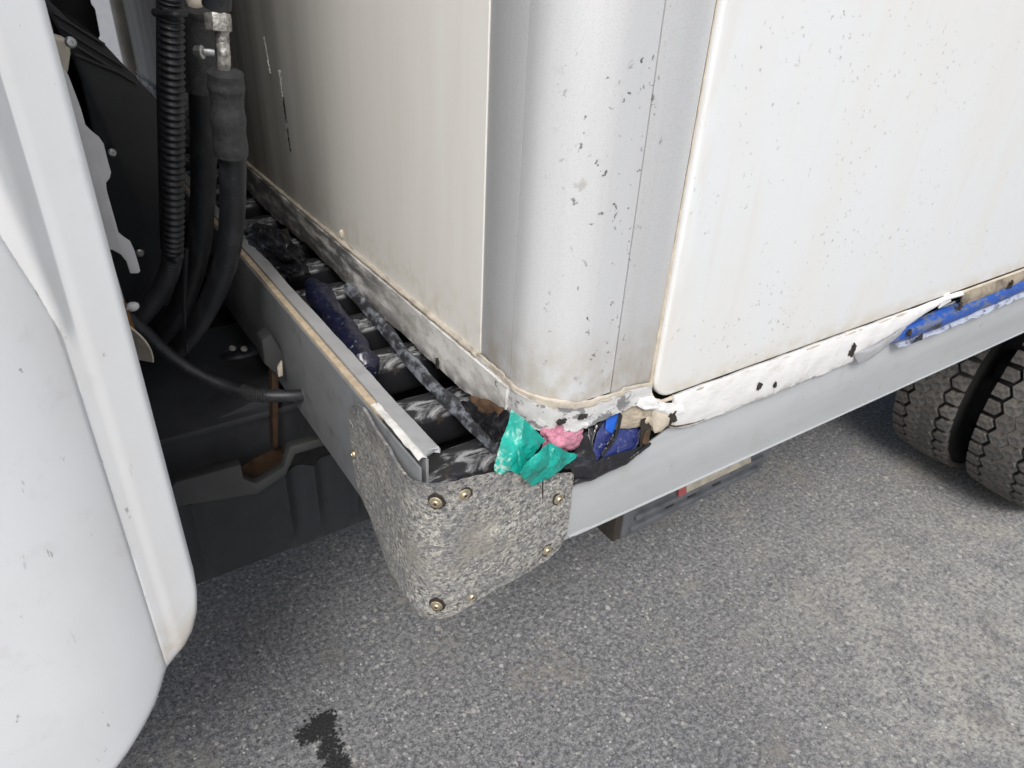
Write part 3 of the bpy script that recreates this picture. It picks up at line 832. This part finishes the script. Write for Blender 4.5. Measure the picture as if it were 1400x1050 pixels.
rv = link_mesh('rivet', V, F, 'brass', cb)
Vp, Fp = lathe([(.0016, .0025), (.0001, .0028)], 10)
riv = [((-1,0,0), (-0.0065, 0.1788, 0.9810)), ((-.72,-.69,0), (0.0060, -0.0020, 1.0352)), ((-.1,-1,0), (0.0356, -0.0065, 1.0361)), ((0,-1,0), (0.1585, -0.0068, 0.9773)), ((0,-1,0), (0.1491, -0.0066, 0.9031)), ((0,-1,0), (0.0470, -0.0068, 0.8845)), ((-.70,-.71,0), (0.0049, -0.0030, 0.8902))]
for i, (nrm, p) in enumerate(riv):
    Mx = rot_to(nrm)
    Mx.translation = Vector(p)
    if i == 0: rv.matrix_local = Mx
    else: piece(rv, 'rivet', Mx, cb)
    link_mesh('rivet_hole', *(lambda g: ([Mx @ q for q in g[0]], g[1]))(lathe([(.0019, .0022), (.0019, .0030), (.0001, .0030)], 12)), 'pit', cb)
    link_mesh('rivet_rim_shade', *(lambda g: ([Mx @ Vector((q.x*(1+.25*noise.noise(q*300)), q.y*(1+.25*noise.noise(q*260)), q.z)) for q in g[0]], g[1]))(lathe([(.0086, -.003), (.0086, .0003), (.0001, .0005)], 22)), 'pit', cb)  # dark disc paints the shadow rim round each rivet

slit = spline([(0.1333, -0.0064, 1.0146), (0.1364, -0.0064, 0.9675), (0.1366, -0.0064, 0.9162)], 20)
link_mesh('slit', *tube(slit, lambda t: .0009+.0003*math.sin(t*9), 6, 0), 'pit', cb)

# --- crossbars under the floor, seen in the gap
def bar_geo():
    def fn(u, v):
        x = .018 + .60*u
        a = 2*math.pi*v
        q = (abs(math.cos(a))**.45*math.copysign(1, math.cos(a)), abs(math.sin(a))**.45*math.copysign(1, math.sin(a)))
        return Vector((x, .0275*q[0], -.026 + .026*q[1] + .0012*fnoise((x, v, 0), 20)))
    return grid(fn, 40, 24)
V, F = bar_geo()
bar0 = link_mesh('crossbar', V, F, 'bar', T)
ys = [.052, .172, .292, .412, .532, .652, .772, .90, 1.03, 1.16, 1.3, 1.45, 1.6]
random.seed(2)
for i, y in enumerate(ys):
    Mx = Matrix.Translation((0, y + .004, 1.030 - (.004 if i == 0 else 0) + random.uniform(-.003, .002))) @ Matrix.Rotation(R(random.uniform(-2, 2)), 4, 'Z')
    if i == 0: bar0.matrix_local = Mx
    else: piece(bar0, 'crossbar', Mx, T)
link_mesh('sky_blocker', *boxg(-.24, .55, 1.92, .128, 2.1, 2.75), 'cream', T, bevel=.03, seg=3)  # unseen box added to keep sky light out of the gap
link_mesh('floor_pan', *boxg(.02, .03, .915, 4.0, 2.25, .925), 'underbody', T)
link_mesh('box_floor', *boxg(.20, .03, 1.045, 4.2, 2.28, 1.095), 'underbody', T)
link_mesh('roof_panel', *boxg(.13, .0, ZT, 4.2, BW, ZT+.03), 'side', T)
link_mesh('far_wall', *boxg(.21, BW-.04, 1.10, 4.2, BW, ZT), 'side', T)
link_mesh('far_corner_post', *boxg(.100, BW+.003, 1.05, .28, BW+.06, ZT), 'cream', T, bevel=.03, seg=4)

# --- chassis, splash guard, rusty bracket
ch = link_mesh('chassis_rail', *prism([(-0.5582, 0.6000, 0.8112), (-0.2149, 0.6000, 0.7379), (-0.1530, 0.6000, 0.8042), (-0.0459, 0.6000, 0.8167), (0.0691, 0.6000, 0.8215), (3.4, .60, .835), (3.4, .60, .66), (.02, .60, .70), (-.6, .60, .69)], (0, .07, 0)), 'chassis', T, bevel=.006)
link_mesh('top_plate', *boxg(-.50, .575, .800, 3.3, .93, .812), 'chassis', ch, bevel=.002)
link_mesh('gearbox', *prism([(-.9, .95, .35), (1.6, .95, .35), (1.6, .95, .86), (.10, .95, .80), (-.9, .95, .78)], (0, .6, 0)), 'underbody', T, bevel=.03)
link_mesh('far_chassis_rail', *boxg(-.9, 1.60, .60, 3.4, 1.68, .84), 'underbody', T, bevel=.006)
link_mesh('under_tray', *boxg(-.9, .93, .33, 1.7, 1.75, .345), 'underbody', T)
link_mesh('seam_plate', *prism([(-0.2120, 0.5920, 0.7898), (-0.1714, 0.5920, 0.7923), (-0.0235, 0.5920, 0.8274), (0.0941, 0.5920, 0.8335), (0.1253, 0.5920, 0.7115), (0.0143, 0.5920, 0.7148), (-0.0665, 0.5920, 0.6934), (-0.1755, 0.5920, 0.6929), (-0.2330, 0.5920, 0.6891)], (0, .006, 0)), 'chassis', ch, bevel=.002)
for p in ((-0.0415, 0.6000, 0.9246), (-0.0238, 0.6000, 0.9186)):
    screw((p[0], p[1]+.01, p[2]), (0, -.5, 1), ch, .0055, 'steel', 'bolt')
link_mesh('oval_hole', *lump((-0.0248, 0.6300, 0.9028), (.035, .02, .008), 0, 1, 0, 16), 'blackplastic', ch)  # black lump stands for the dark oval hole
link_mesh('lower_clamp', *prism([(-0.0643, 0.5850, 0.7039), (-0.0377, 0.5850, 0.7130), (0.0076, 0.5850, 0.7218), (0.0068, 0.5850, 0.6825), (-0.0438, 0.5850, 0.6692), (-0.0661, 0.5850, 0.6750)], (0, .012, 0)), 'rust', ch, bevel=.003)
rb = link_mesh('rusty_bracket', *prism([(-0.0280, 0.4600, 1.0058), (-0.0126, 0.4600, 1.0114), (0.0032, 0.4600, 0.9660), (0.0013, 0.4600, 0.9310), (-0.0088, 0.4600, 0.9391), (-0.0290, 0.4600, 0.9674)], (0, .03, 0)), 'greyplastic', T, bevel=.002)
link_mesh('rust_strip', *prism([(0.0026, 0.5500, 0.9104), (0.0119, 0.5500, 0.8995), (-0.0080, 0.5500, 0.7502), (-0.0152, 0.5500, 0.7529)], (0, .02, 0)), 'rust', rb, bevel=.001)
link_mesh('clip', *prism([(-0.0160, 0.4400, 0.9678), (-0.0085, 0.4400, 0.9767), (-0.0104, 0.4400, 0.9526), (-0.0169, 0.4400, 0.9520)], (0, .006, 0)), 'sealant', rb, bevel=.001)

def guard(u, v):
    x = -.75 + 1.15*u
    zb = .555 + .03*(x+.18)/.3*.1
    z = .74 + (zb-.74)*v
    rib = 0
    for c in (-.34, -.165, -.02, .03, .10):
        rib += .016*math.exp(-((x-c)/.011)**2)*min(1, (1-v)*6)
    return Vector((x, .50 - rib + .006*(v**4), z))
sg = link_mesh('splash_guard', *grid(guard, 140, 10), 'blackplastic', T, solid=.004, bevel=0)
link_mesh('top_ledge', *prism([(-0.2110, 0.4800, 0.7640), (-0.1797, 0.4800, 0.7934), (-0.0832, 0.4800, 0.7904), (-0.0830, 0.4800, 0.7610), (-0.0647, 0.4800, 0.7429), (-0.0198, 0.4800, 0.7582), (-0.0058, 0.4800, 0.7947), (0.0866, 0.4800, 0.7942), (0.0852, 0.4800, 0.7765), (0.0018, 0.4800, 0.7770), (-0.0169, 0.4800, 0.7417), (-0.0675, 0.4800, 0.7226), (-0.1882, 0.4800, 0.7481)], (0, .02, 0)), 'greyplastic', sg, bevel=.004)

# --- step box under the side rail
z0 = .638
bx = link_mesh('step_box', *prism([(.448, .155, z0), (.805, .155, z0+.006), (.835, .155, .70), (.835, .155, .86), (.446, .155, .86)], (0, .35, 0)), 'stepbox', T, bevel=.006, seg=3)
link_mesh('end_plate', *boxg(.430, .158, z0+.002, .4465, .50, .85), 'darkrust', bx, bevel=.001)
link_mesh('ledge', *prism([(.470, .148, .676), (.80, .148, .682), (.80, .148, .690), (.470, .148, .686)], (0, .01, 0)), 'stepbox', bx, bevel=.002)
link_mesh('ledge', *prism([(.462, .148, .655), (.79, .148, .661), (.79, .148, .668), (.462, .148, .664)], (0, .01, 0)), 'stepbox', bx, bevel=.002)
link_mesh('reflector_strip', *prism([(0.5918, 0.1500, 0.6812), (0.7655, 0.1500, 0.6847), (0.7295, 0.1500, 0.7562), (0.5688, 0.1500, 0.7676)], (0, .004, 0)), 'refl', bx, bevel=.001)
link_mesh('red_mark', *prism([(0.5704, 0.1490, 0.6827), (0.5884, 0.1490, 0.6834), (0.5655, 0.1490, 0.7695), (0.5505, 0.1490, 0.7596)], (0, .004, 0)), 'red', bx)
for q in (.545, .60, .665):
    link_mesh('slot', *boxg(q, .151, .668, q+.020, .1545, .682), 'pit', bx, bevel=.002)

# --- twin rear tyres
XC, RT = 2.33, .385
def tyre(y0, y1):
    wd = y1-y0; ym = (y0+y1)/2
    prof = [(.235, y0+.02), (.29, y0-.004), (.335, y0-.002), (RT-.024, y0+.008), (RT-.016, y0+.020), (RT-.014, ym), (RT-.016, y1-.020), (RT-.024, y1-.008), (.335, y1+.002), (.29, y1+.004), (.235, y1-.02)]
    n = 96; V, F = [], []
    for r, y in prof:
        for j in range(n):
            a = 2*math.pi*j/n
            V.append(Vector((XC + r*math.cos(a), y, RT + .002 + r*math.sin(a))))
    m = len(prof)
    for i in range(m):
        F += [(i*n+j, i*n+(j+1) % n, ((i+1) % m)*n+(j+1) % n, ((i+1) % m)*n+j) for j in range(n)]
    t = link_mesh('tyre', V, F, 'tyre', T)
    V, F = lathe([(.0001, 0), (.10, 0), (.12, .03), (.20, .03), (.22, -.02), (.245, -.02), (.245, .10), (.22, .10), (.0001, .08)], 40)
    Mx = Matrix.Translation((XC, ym+.04, RT)) @ Matrix.Rotation(R(90), 4, 'X')
    link_mesh('rim', [Mx @ q for q in V], F, 'chassis', t)
    N = 44; pitch = 2*math.pi/N
    P = pitch*RT; sd_ = P/math.sqrt(3)
    half = wd/2
    cs = (half - .030)/1.5 if False else .0450
    cols = [(ym-1.5*cs-.0034, .0), (ym-.5*cs, .5), (ym+.5*cs, .0), (ym+1.5*cs+.0034, .5)]
    rng = random.Random(int(y0*1000)+3)
    def hexgeo(ci):
        s_ = cs/1.5
        if ci == 0: pts = [(-s_*.92, -P/2), (s_/2, -P/2), (s_, 0), (s_/2, P/2), (-s_*.92, P/2)]
        elif ci == 3: pts = [(-s_, 0), (-s_/2, -P/2), (s_*.92, -P/2), (s_*.92, P/2), (-s_/2, P/2)]
        else: pts = [(-s_, 0), (-s_/2, -P/2), (s_/2, -P/2), (s_, 0), (s_/2, P/2), (-s_/2, P/2)]
        g0 = .0058 if ci in (0, 3) else .0005
        def inset(q, g):
            x, y = q
            r = math.hypot(x, y)
            ky = .0036 if ci in (0, 3) else 0
            return x*(1-g/r*1.1), y*(1-g/r*1.1)*(1 - ky/(P/2))
        V, F = [], []; n = len(pts)
        for g, h in ((g0-.0006, -.017), (g0, -.0010), (g0+.0012, .0)):
            for q in pts: V.append(Vector((*inset(q, g), h)))
        for q in range(2):
            F += [(q*n+i, q*n+(i+1) % n, q*n+n+(i+1) % n, q*n+n+i) for i in range(n)]
        F.append(tuple(range(2*n, 3*n)))
        return V, F
    meshes = {}
    rest = ([], [])
    for ci, (yc, ofs) in enumerate(cols):
        mid = ci in (1, 2)
        V, F = hexgeo(ci)
        proto = None
        for k in range(N):
            ang = (k+ofs)*pitch
            d = Vector((math.cos(ang), 0, math.sin(ang)))
            drop = .006 if not mid else 0
            tg = Vector((0, 0, 1)).cross(Vector((1, 0, 0)))
            zax = (d + Vector((0, (-.10 if ci == 0 else .10 if ci == 3 else 0), 0))).normalized()
            xax = Vector((0, 1, 0)); yax = zax.cross(xax).normalized(); xax = yax.cross(zax).normalized()
            Mx = Matrix((xax, yax, zax)).transposed().to_4x4()
            Mx = Mx @ Matrix.Rotation(R(rng.uniform(-3, 3))*(not mid), 4, 'Z') @ Matrix.Rotation(R(rng.uniform(-1.5, 1.5)), 4, 'X') @ Matrix.Diagonal((1 if mid else rng.uniform(.94, 1.01), 1 if mid else rng.uniform(.95, 1.01), 1, 1))
            Mx.translation = Vector((XC, yc, RT+.002)) + d*(RT - drop*.6 + rng.uniform(-.0008, .0006))
            deg = math.degrees(ang) % 360
            if 105 < deg < 275:
                if proto is None:
                    proto = link_mesh('tread_block', V, F, 'tread', t, smooth=0); proto.matrix_local = Mx
                else: piece(proto, 'tread_block', Mx, t)
            else:
                n0 = len(rest[0]); rest[0].extend([Mx @ q for q in V]); rest[1].extend([tuple(i+n0 for i in f_) for f_ in F])
    o = link_mesh('rear_tread', rest[0], rest[1], 'tread', t, smooth=0); o['kind'] = 'stuff'
    return t
tyre(.002, .206)
tyre(.262, .452)
link_mesh('axle', *tube([(XC, .1, RT), (XC, 1.0, RT), (XC, 2.2, RT)], .06, 16, 8), 'chassis', T)
# rubber flap above the outer tyre
def mflap(u, v):
    return Vector((1.79 + .46*u + .02*v, .03 + .26*v, .80 - .09*v*v + .05*u + .006*fnoise((u, v, 0), 4) - .05*(1-u)**2))
link_mesh('wheel_flap', *grid(mflap, 24, 16), 'greyplastic', T, solid=.006)

# --- cab: rear corner panel (pressed sheet), back wall
XE = -.2085
bot_c = [(-1.2, .54), (-.60, .602), (-.45, .643), (-.385, .672), (-.341, .702), (-.315, .723), (-.295, .743), (-.280, .760), (-.2705, .776), (-.262, .792), (-.248, .800), (-.235, .809), (-.225, .821), (-.2155, .843), (-.2105, .869), (XE, .897)]
ap = (-0.2527, 0.1450, 1.2033); Pp = (-0.2742, 0.1400, 1.3020); Qp = (-0.2613, 0.1400, 1.3193); Rp = (-0.2461, 0.1450, 1.3078); Ra = (-0.2470, 0.1480, 1.1948)
def on_line(a, b2, z): return a[0] + (b2[0]-a[0])*(z-a[2])/(b2[2]-a[2])
def sst(a, b2, x):
    t = max(0, min(1, (x-a)/(b2-a))); return t*t*(3-2*t)
def panel_y(x, z):
    y = .144 + .40*max(0, x + .2570)                     # flange sweeps back towards its edge
    y += .0014*sst(-.236, -.248, x)                      # soft channel beside the flange
    c = -.2590 + .003*(z-.8)
    d = max(0, c - x)
    m = .060*(1 - math.exp(-d/.085)) + .0022*sst(0, .0016, d)  # crease, then the bulge
    dz = z - ap[2]
    if dz > 0:
        xl, xq, xr = on_line(ap, Pp, z), on_line(ap, Qp, z), on_line(Ra, Rp, z)
        xq = min(xq, xr-.002); xl = min(xl, xq-.002)
        k = sst(0, .035, dz); h = .003 + .075*dz if dz < .20 else .018
        ml = .060*(1 - math.exp(-max(0, c-xl)/.085))*(1-.55*sst(.05, .22, dz))
        if x > xr: w_ = 0
        elif x > xq: w_ = h*(xr-x)/(xr-xq)
        elif x > xl: w_ = h + (ml-h)*(xq-x)/(xq-xl)
        else: w_ = m - .55*sst(.05, .22, dz)*.060*(1 - math.exp(-max(0, c-xl)/.085))*(1 - sst(0, .10, xl-x))
        m = m + (w_-m)*k
    y -= m
    y -= .05*max(0, -.36 - x)**1.2
    y += .012*sst(.86, .60, z)                           # tucks under at the bottom
    y += .003*sst(XE-.0020, XE, x)                       # rolled edge
    return y
xs = []
x = XE
while x > -1.15:
    xs.append(x)
    x -= .0016 if x > -.30 else (.004 if x > -.45 else .02)
zn = 170
V, F = [], []
for xx in xs:
    zb = lerp_table(bot_c, xx)
    for j in range(zn+1):
        t = j/zn
        zz = zb + (2.3-zb)*(t**1.35)
        rim = .012*math.exp(-(zz-zb)/.004)
        V.append(Vector((xx, panel_y(xx, zz) + rim, zz)))
n1 = zn+1
F = [(i*n1+j, (i+1)*n1+j, (i+1)*n1+j+1, i*n1+j+1) for i in range(len(xs)-1) for j in range(zn)]
cpn = link_mesh('cab_corner_panel', V, F, 'cab', T, solid=.004, off=-1, smooth=60)
cpn['label'] = 'white pressed cab corner panel with rounded lower edge'
# round plugs pressed in the flange
V0, F0 = tube([(.0058*math.cos(2*math.pi*i/24), .0058*math.sin(2*math.pi*i/24), 0) for i in range(25)], .00036, 6, 0, False)
for i, (p, s_) in enumerate([((-0.2239, 0.1570, 1.3954), 1), ((-0.2267, 0.1570, 1.3152), 1), ((-0.2242, 0.1570, 1.2417), .95), ((-0.2234, 0.1570, 1.1543), .9), ((-0.2210, 0.1570, 1.4557), 1), ((-0.2227, 0.1570, 1.0485), .8), ((-0.2256, 0.1570, 0.8900), .7)]):
    Mx = rot_to((.34, -.94, 0)); Mx.translation = Vector((p[0], panel_y(p[0], p[2]) - .0001, p[2]))
    link_mesh('plug_ring', [Mx @ (q*s_) for q in V0], F0, 'ring', cpn)
link_mesh('cab_back_wall', *boxg(-1.3, .22, .80, -.215, 2.1, 2.6), 'greyplastic', T)

# sheet-metal gusset behind the panel edge, and its lower tail
gp = [(-0.1986, 0.4500, 1.3958), (-0.1842, 0.4500, 1.3663), (-0.1820, 0.4500, 1.3475), (-0.1804, 0.4500, 1.3311), (-0.1800, 0.4500, 1.3152), (-0.1753, 0.4500, 1.3079), (-0.1701, 0.4500, 1.3021), (-0.1669, 0.4500, 1.2939), (-0.1670, 0.4500, 1.2738), (-0.1666, 0.4500, 1.2623), (-0.1695, 0.4500, 1.2560), (-0.1743, 0.4500, 1.2515), (-0.1754, 0.4500, 1.2433), (-0.1752, 0.4500, 1.2305), (-0.1747, 0.4500, 1.2122), (-0.1743, 0.4500, 1.1926), (-0.1701, 0.4500, 1.1866), (-0.1644, 0.4500, 1.1802), (-0.1621, 0.4500, 1.1678), (-0.1614, 0.4500, 1.1516), (-0.1612, 0.4500, 1.1411), (-0.1641, 0.4500, 1.1387), (-0.1728, 0.4500, 1.1404), (-0.1736, 0.4500, 1.1557), (-0.1778, 0.4500, 1.1658), (-0.1850, 0.4500, 1.1726), (-0.1944, 0.4500, 1.1760), (-0.2223, 0.4500, 1.1896), (-0.2240, 0.4500, 1.2965)]
gs = link_mesh('cab_gusset', *prism(gp, (0, .003, 0)), 'plate', T, bevel=.001)
link_mesh('tail_strip', *prism([(-0.1942, 0.4600, 1.1744), (-0.1875, 0.4600, 1.1621), (-0.1857, 0.4600, 1.0957), (-0.1920, 0.4600, 1.0900), (-0.1993, 0.4600, 1.1165)], (0, .003, 0)), 'plate', gs)
link_mesh('rusty_edge', *prism([(-0.1943, 0.4550, 1.1057), (-0.1852, 0.4550, 1.1017), (-0.1825, 0.4550, 1.0590), (-0.1880, 0.4550, 1.0572), (-0.1962, 0.4550, 1.0778)], (0, .004, 0)), 'amber', gs)
def curl(u, v):
    a = Vector((-0.1923, 0.4400, 1.0795)).lerp(Vector((-0.1783, 0.4400, 1.0200)), v)
    return a + Vector((.010*math.sin(v*2.6) - .018*(1-u), .02*(1-u), .0))
link_mesh('curled_bracket', *grid(curl, 6, 16), 'sealant', gs, solid=.0025)
link_mesh('white_knob', *lump((-0.1808, 0.4300, 1.1062), (.0075, .006, .0055), .2, 2, 3, 12), 'strip', gs)
link_mesh('upper_lobe', *prism([(-0.1900, 0.5500, 1.3994), (-0.1808, 0.5500, 1.3934), (-0.1712, 0.5500, 1.3910), (-0.1681, 0.5500, 1.3826), (-0.1696, 0.5500, 1.3735), (-0.1760, 0.5500, 1.3565), (-0.1873, 0.5500, 1.3348), (-0.2035, 0.5500, 1.3466)], (0, .02, 0)), 'cream', gs, bevel=.006, seg=3)
# ribbed black wheel-arch liner behind it
YS = .75
sh = link_mesh('arch_liner', *prism([(-0.1807, 0.7500, 1.4393), (-0.1627, 0.7500, 1.4127), (-0.1452, 0.7500, 1.3902), (-0.1131, 0.7500, 1.3636), (-0.0971, 0.7500, 1.3398), (-0.0641, 0.7500, 1.2932), (-0.0495, 0.7500, 1.2696), (-0.0833, 0.7500, 0.9490), (-0.2014, 0.7500, 0.9751), (-0.1537, 0.7500, 1.2354), (-0.1518, 0.7500, 1.3149), (-0.1562, 0.7500, 1.3451)], (0, .35, 0)), 'blackplastic', T, bevel=.004)
for a, b2, r in [((-0.1637, 0.7460, 1.4001), (-0.1116, 0.7460, 1.3604), .0022), ((-0.1492, 0.7460, 1.3610), (-0.0814, 0.7460, 1.3086), .0022), ((-0.1521, 0.7460, 1.3492), (-0.0977, 0.7460, 1.3220), .0022), ((-0.1619, 0.7460, 1.3836), (-0.0931, 0.7460, 1.3306), .0018)]:
    V, F = tube([a, tuple((Vector(a)+Vector(b2))/2), b2], r, 8, 12)
    link_mesh('rib', V, F, 'greyplastic', sh)
for p in ((-0.1363, 0.7300, 1.2184), (-0.1312, 0.7300, 1.0625), (-0.1681, 0.5400, 1.3868)):
    screw(p, (.2, -1, .1), sh, .0062, 'zinc', 'bolt')
link_mesh('far_light_blocker', *prism([(-0.0320, 1.7000, 1.8689), (0.0899, 1.7000, 1.8882), (-0.0169, 1.7000, 1.3490), (-0.0175, 1.7000, 1.3396), (-0.0114, 1.7000, 1.3318), (-0.0138, 1.7000, 1.2727), (-0.0216, 1.7000, 1.2597), (-0.0945, 1.7000, 0.8169), (-0.2768, 1.7000, 0.8432)], (.02, .5, 0)), 'blackplastic', T, bevel=.004)  # dark block added to stop light entering from the far side

# --- hoses
chz = [(-0.0763, 0.3940, 1.4786), (-0.0781, 0.4089, 1.4394), (-0.0873, 0.4354, 1.3512), (-0.0997, 0.4669, 1.2475), (-0.1144, 0.4980, 1.1411), (-0.1273, 0.5271, 1.0911), (-0.1446, 0.5544, 1.0539), (-0.1658, 0.5853, 1.0178), (-0.1966, 0.6143, 0.9894)]
path = spline(chz, 900)
V, F = tube(path, lambda t: .0118 + .0016*math.sin(t*2*math.pi*105), 14, 0)
h1 = link_mesh('corrugated_hose', V, F, 'hose', T, smooth=80)
h1['label'] = 'black corrugated conduit'
link_mesh('guide_tube', *tube([(-0.0800, 0.4104, 1.4780), (-0.0817, 0.4317, 1.4377), (-0.0949, 0.4533, 1.3488), (-0.1062, 0.4953, 1.2410), (-0.1172, 0.5371, 1.1333)], .0065, 10), 'hose', h1)
for p, q in (((-0.0941, 0.4182, 1.4272), (-0.0669, 0.4003, 1.4287)), ((-0.1244, 0.5016, 1.1365), (-0.1060, 0.4895, 1.1375))):
    a, b2 = Vector(p), Vector(q)
    link_mesh('cable_tie', *tube([p, tuple(a.lerp(b2, .5)+Vector((0,-.016,0))), q], .004, 8), 'hose', h1)
h2 = link_mesh('coolant_hose', *tube([(-0.0319, 0.5220, 1.3850), (-0.0385, 0.5187, 1.3360), (-0.0497, 0.5603, 1.2086), (-0.0663, 0.5786, 1.1216), (-0.0874, 0.6085, 1.0459), (-0.1170, 0.6366, 0.9790), (-0.1601, 0.6784, 0.9178)], .0168, 16), 'hose', T)
link_mesh('rubber_sleeve', *tube([(-0.0348, 0.4985, 1.4275), (-0.0353, 0.5086, 1.4022), (-0.0432, 0.5196, 1.3327)], lambda t: .0192+.0006*noise.noise(Vector((t*9,0,0))), 18), 'sleeve', h2)
link_mesh('elbow', *lump((-0.0349, 0.5018, 1.4318), (.010, .010, .012), .1, 2, 1, 12), 'cream', h2)
link_mesh('clamp_screw', *tube([(-0.0500, 0.4692, 1.3836), (-0.0467, 0.4665, 1.3830), (-0.0404, 0.4623, 1.3834), (-0.0316, 0.4626, 1.3824)], lambda t: .0065 if t < .28 else (.0075 if t < .55 else .004), 10), 'zinc', h2)
h3 = link_mesh('coolant_hose', *tube([(-0.0435, 0.3885, 1.3103), (-0.0450, 0.3932, 1.2768), (-0.0497, 0.4240, 1.1986), (-0.0605, 0.4535, 1.1321), (-0.0833, 0.4902, 1.0639), (-0.1085, 0.5242, 1.0091), (-0.1302, 0.5641, 0.9654)], .0152, 16), 'hose', T)
link_mesh('rubber_sleeve', *tube([(-0.0433, 0.3718, 1.3744), (-0.0442, 0.3764, 1.3510), (-0.0462, 0.3792, 1.3241), (-0.0469, 0.3870, 1.2859)], lambda t: .0186+.0012*noise.noise(Vector((t*7,0,4)))-.0012*math.exp(-((t-.45)/.12)**2), 18), 'sleeve', h3)
link_mesh('metal_pipe', *tube([(-0.0352, 0.3847, 1.4185), (-0.0386, 0.3834, 1.4041), (-0.0399, 0.3812, 1.3902), (-0.0422, 0.3835, 1.3720)], lambda t: .0070+.0012*noise.noise(Vector((t*8,1,0))), 14), 'steel', h3)
V, F = tube([(-0.0400, 0.3820, 1.4296), (-0.0403, 0.3811, 1.4243), (-0.0414, 0.3809, 1.4134)], .0136, 6, 0)
link_mesh('hex_nut', V, F, 'steel', h3, bevel=.0012, smooth=20)
link_mesh('upper_hose', *tube([(-0.0324, 0.3790, 1.4807), (-0.0370, 0.3774, 1.4551), (-0.0394, 0.3832, 1.4356)], .0145, 16), 'hose', h3)
link_mesh('thin_cable', *tube([(-0.0957, 0.5115, 1.1384), (-0.1081, 0.5160, 1.0752), (-0.1162, 0.5144, 1.0271), (-0.1192, 0.5253, 0.9814)], .0036, 8), 'hose', T)
cb2 = link_mesh('thick_cable', *tube([(-0.2023, 0.4795, 1.0912), (-0.1750, 0.4882, 1.0517), (-0.1523, 0.4841, 1.0101), (-0.1259, 0.4705, 0.9783), (-0.0968, 0.4500, 0.9591), (-0.0617, 0.4179, 0.9490), (-0.0144, 0.3955, 0.9443), (0.0192, 0.3955, 0.9376)], .0088, 12), 'hose', T)
V, F = tube(spline([(-0.0733, 0.4288, 0.9526), (-0.0560, 0.4134, 0.9484), (-0.0266, 0.4035, 0.9436)], 200), lambda t: .0098+.0007*math.sin(t*2*math.pi*22), 12, 0)
link_mesh('sheath', V, F, 'sleeve', cb2)

# ------------------------------------------------------------------ loose things stuffed into the truck
# turquoise plastic: two crumpled lobes hanging out of the hole
g1 = crumple([(0.1162, 0.0340, 1.0867), (0.1234, 0.0220, 1.0803), (0.1435, 0.0100, 1.0550), (0.1333, 0.0060, 1.0517), (0.1135, -0.0040, 1.0474), (0.0985, -0.0080, 1.0378), (0.0865, -0.0090, 1.0471), (0.0752, -0.0100, 1.0476), (0.0709, -0.0040, 1.0527), (0.0803, 0.0060, 1.0638), (0.0986, 0.0200, 1.0723)], (-.25,-1,.35), .003, .0052, 30, 51, 20, 7)
g2 = crumple([(0.1369, -0.0060, 1.0637), (0.1420, -0.0100, 1.0597), (0.1619, -0.0080, 1.0414), (0.1764, -0.0060, 1.0326), (0.1569, -0.0100, 1.0278), (0.1336, -0.0130, 1.0231), (0.1130, -0.0130, 1.0197), (0.1008, -0.0170, 1.0354), (0.0898, -0.0210, 1.0522), (0.0990, -0.0210, 1.0616), (0.1183, -0.0160, 1.0677)], (.1,-1,.4), .004, .0042, 32, 57, 20, 7)
o = link_mesh('plastic_wrap', *merge(g1, g2), 'green', None, solid=.0006, smooth=24)
tag(recentre(o), 'crumpled turquoise plastic wrap stuffed under the corner post above the bracket', 'plastic wrap')
o = link_mesh('foam_wad', *lump((0.1699, 0.0120, 1.0512), (.024, .014, .021), .42, 1.6, 61, 40), 'pink', None, smooth=60)
tag(recentre(o), 'pink foam wad wedged in the hole beside the turquoise plastic', 'foam')
pts = [(0.0433, 0.2404, 1.0470), (0.0469, 0.2872, 1.0500), (0.0552, 0.3594, 1.0500), (0.0646, 0.4407, 1.0500), (0.0714, 0.5226, 1.0500)]
V, F = tube(pts, lambda t: .0180*(1+.16*noise.noise(Vector((t*7, 0, 0))))*(.45+.55*min(1, t/.10))*(.5+.5*min(1, (1-t)/.12)), 22, 90)
V = [v + Vector((fnoise(v, 30, 1), fnoise(v, 30, 2), fnoise(v, 30, 3)))*.0030 + Vector((0, fnoise(v, 75, 4), fnoise(v, 75, 5)))*.0020 for v in V]
o = link_mesh('plastic_roll', V, F, 'rollfilm', None, smooth=50)
tag(recentre(o), 'dark blue rolled plastic lying on the crossbars behind the front rail', 'plastic roll')
o = link_mesh('plastic_bag', *lump((.062, .66, 1.058), (.034, .105, .024), .45, 2.2, 71, 40), 'blackfilm', None, smooth=60)
tag(recentre(o), 'black crumpled plastic bag in the gap beyond the blue roll', 'plastic bag')
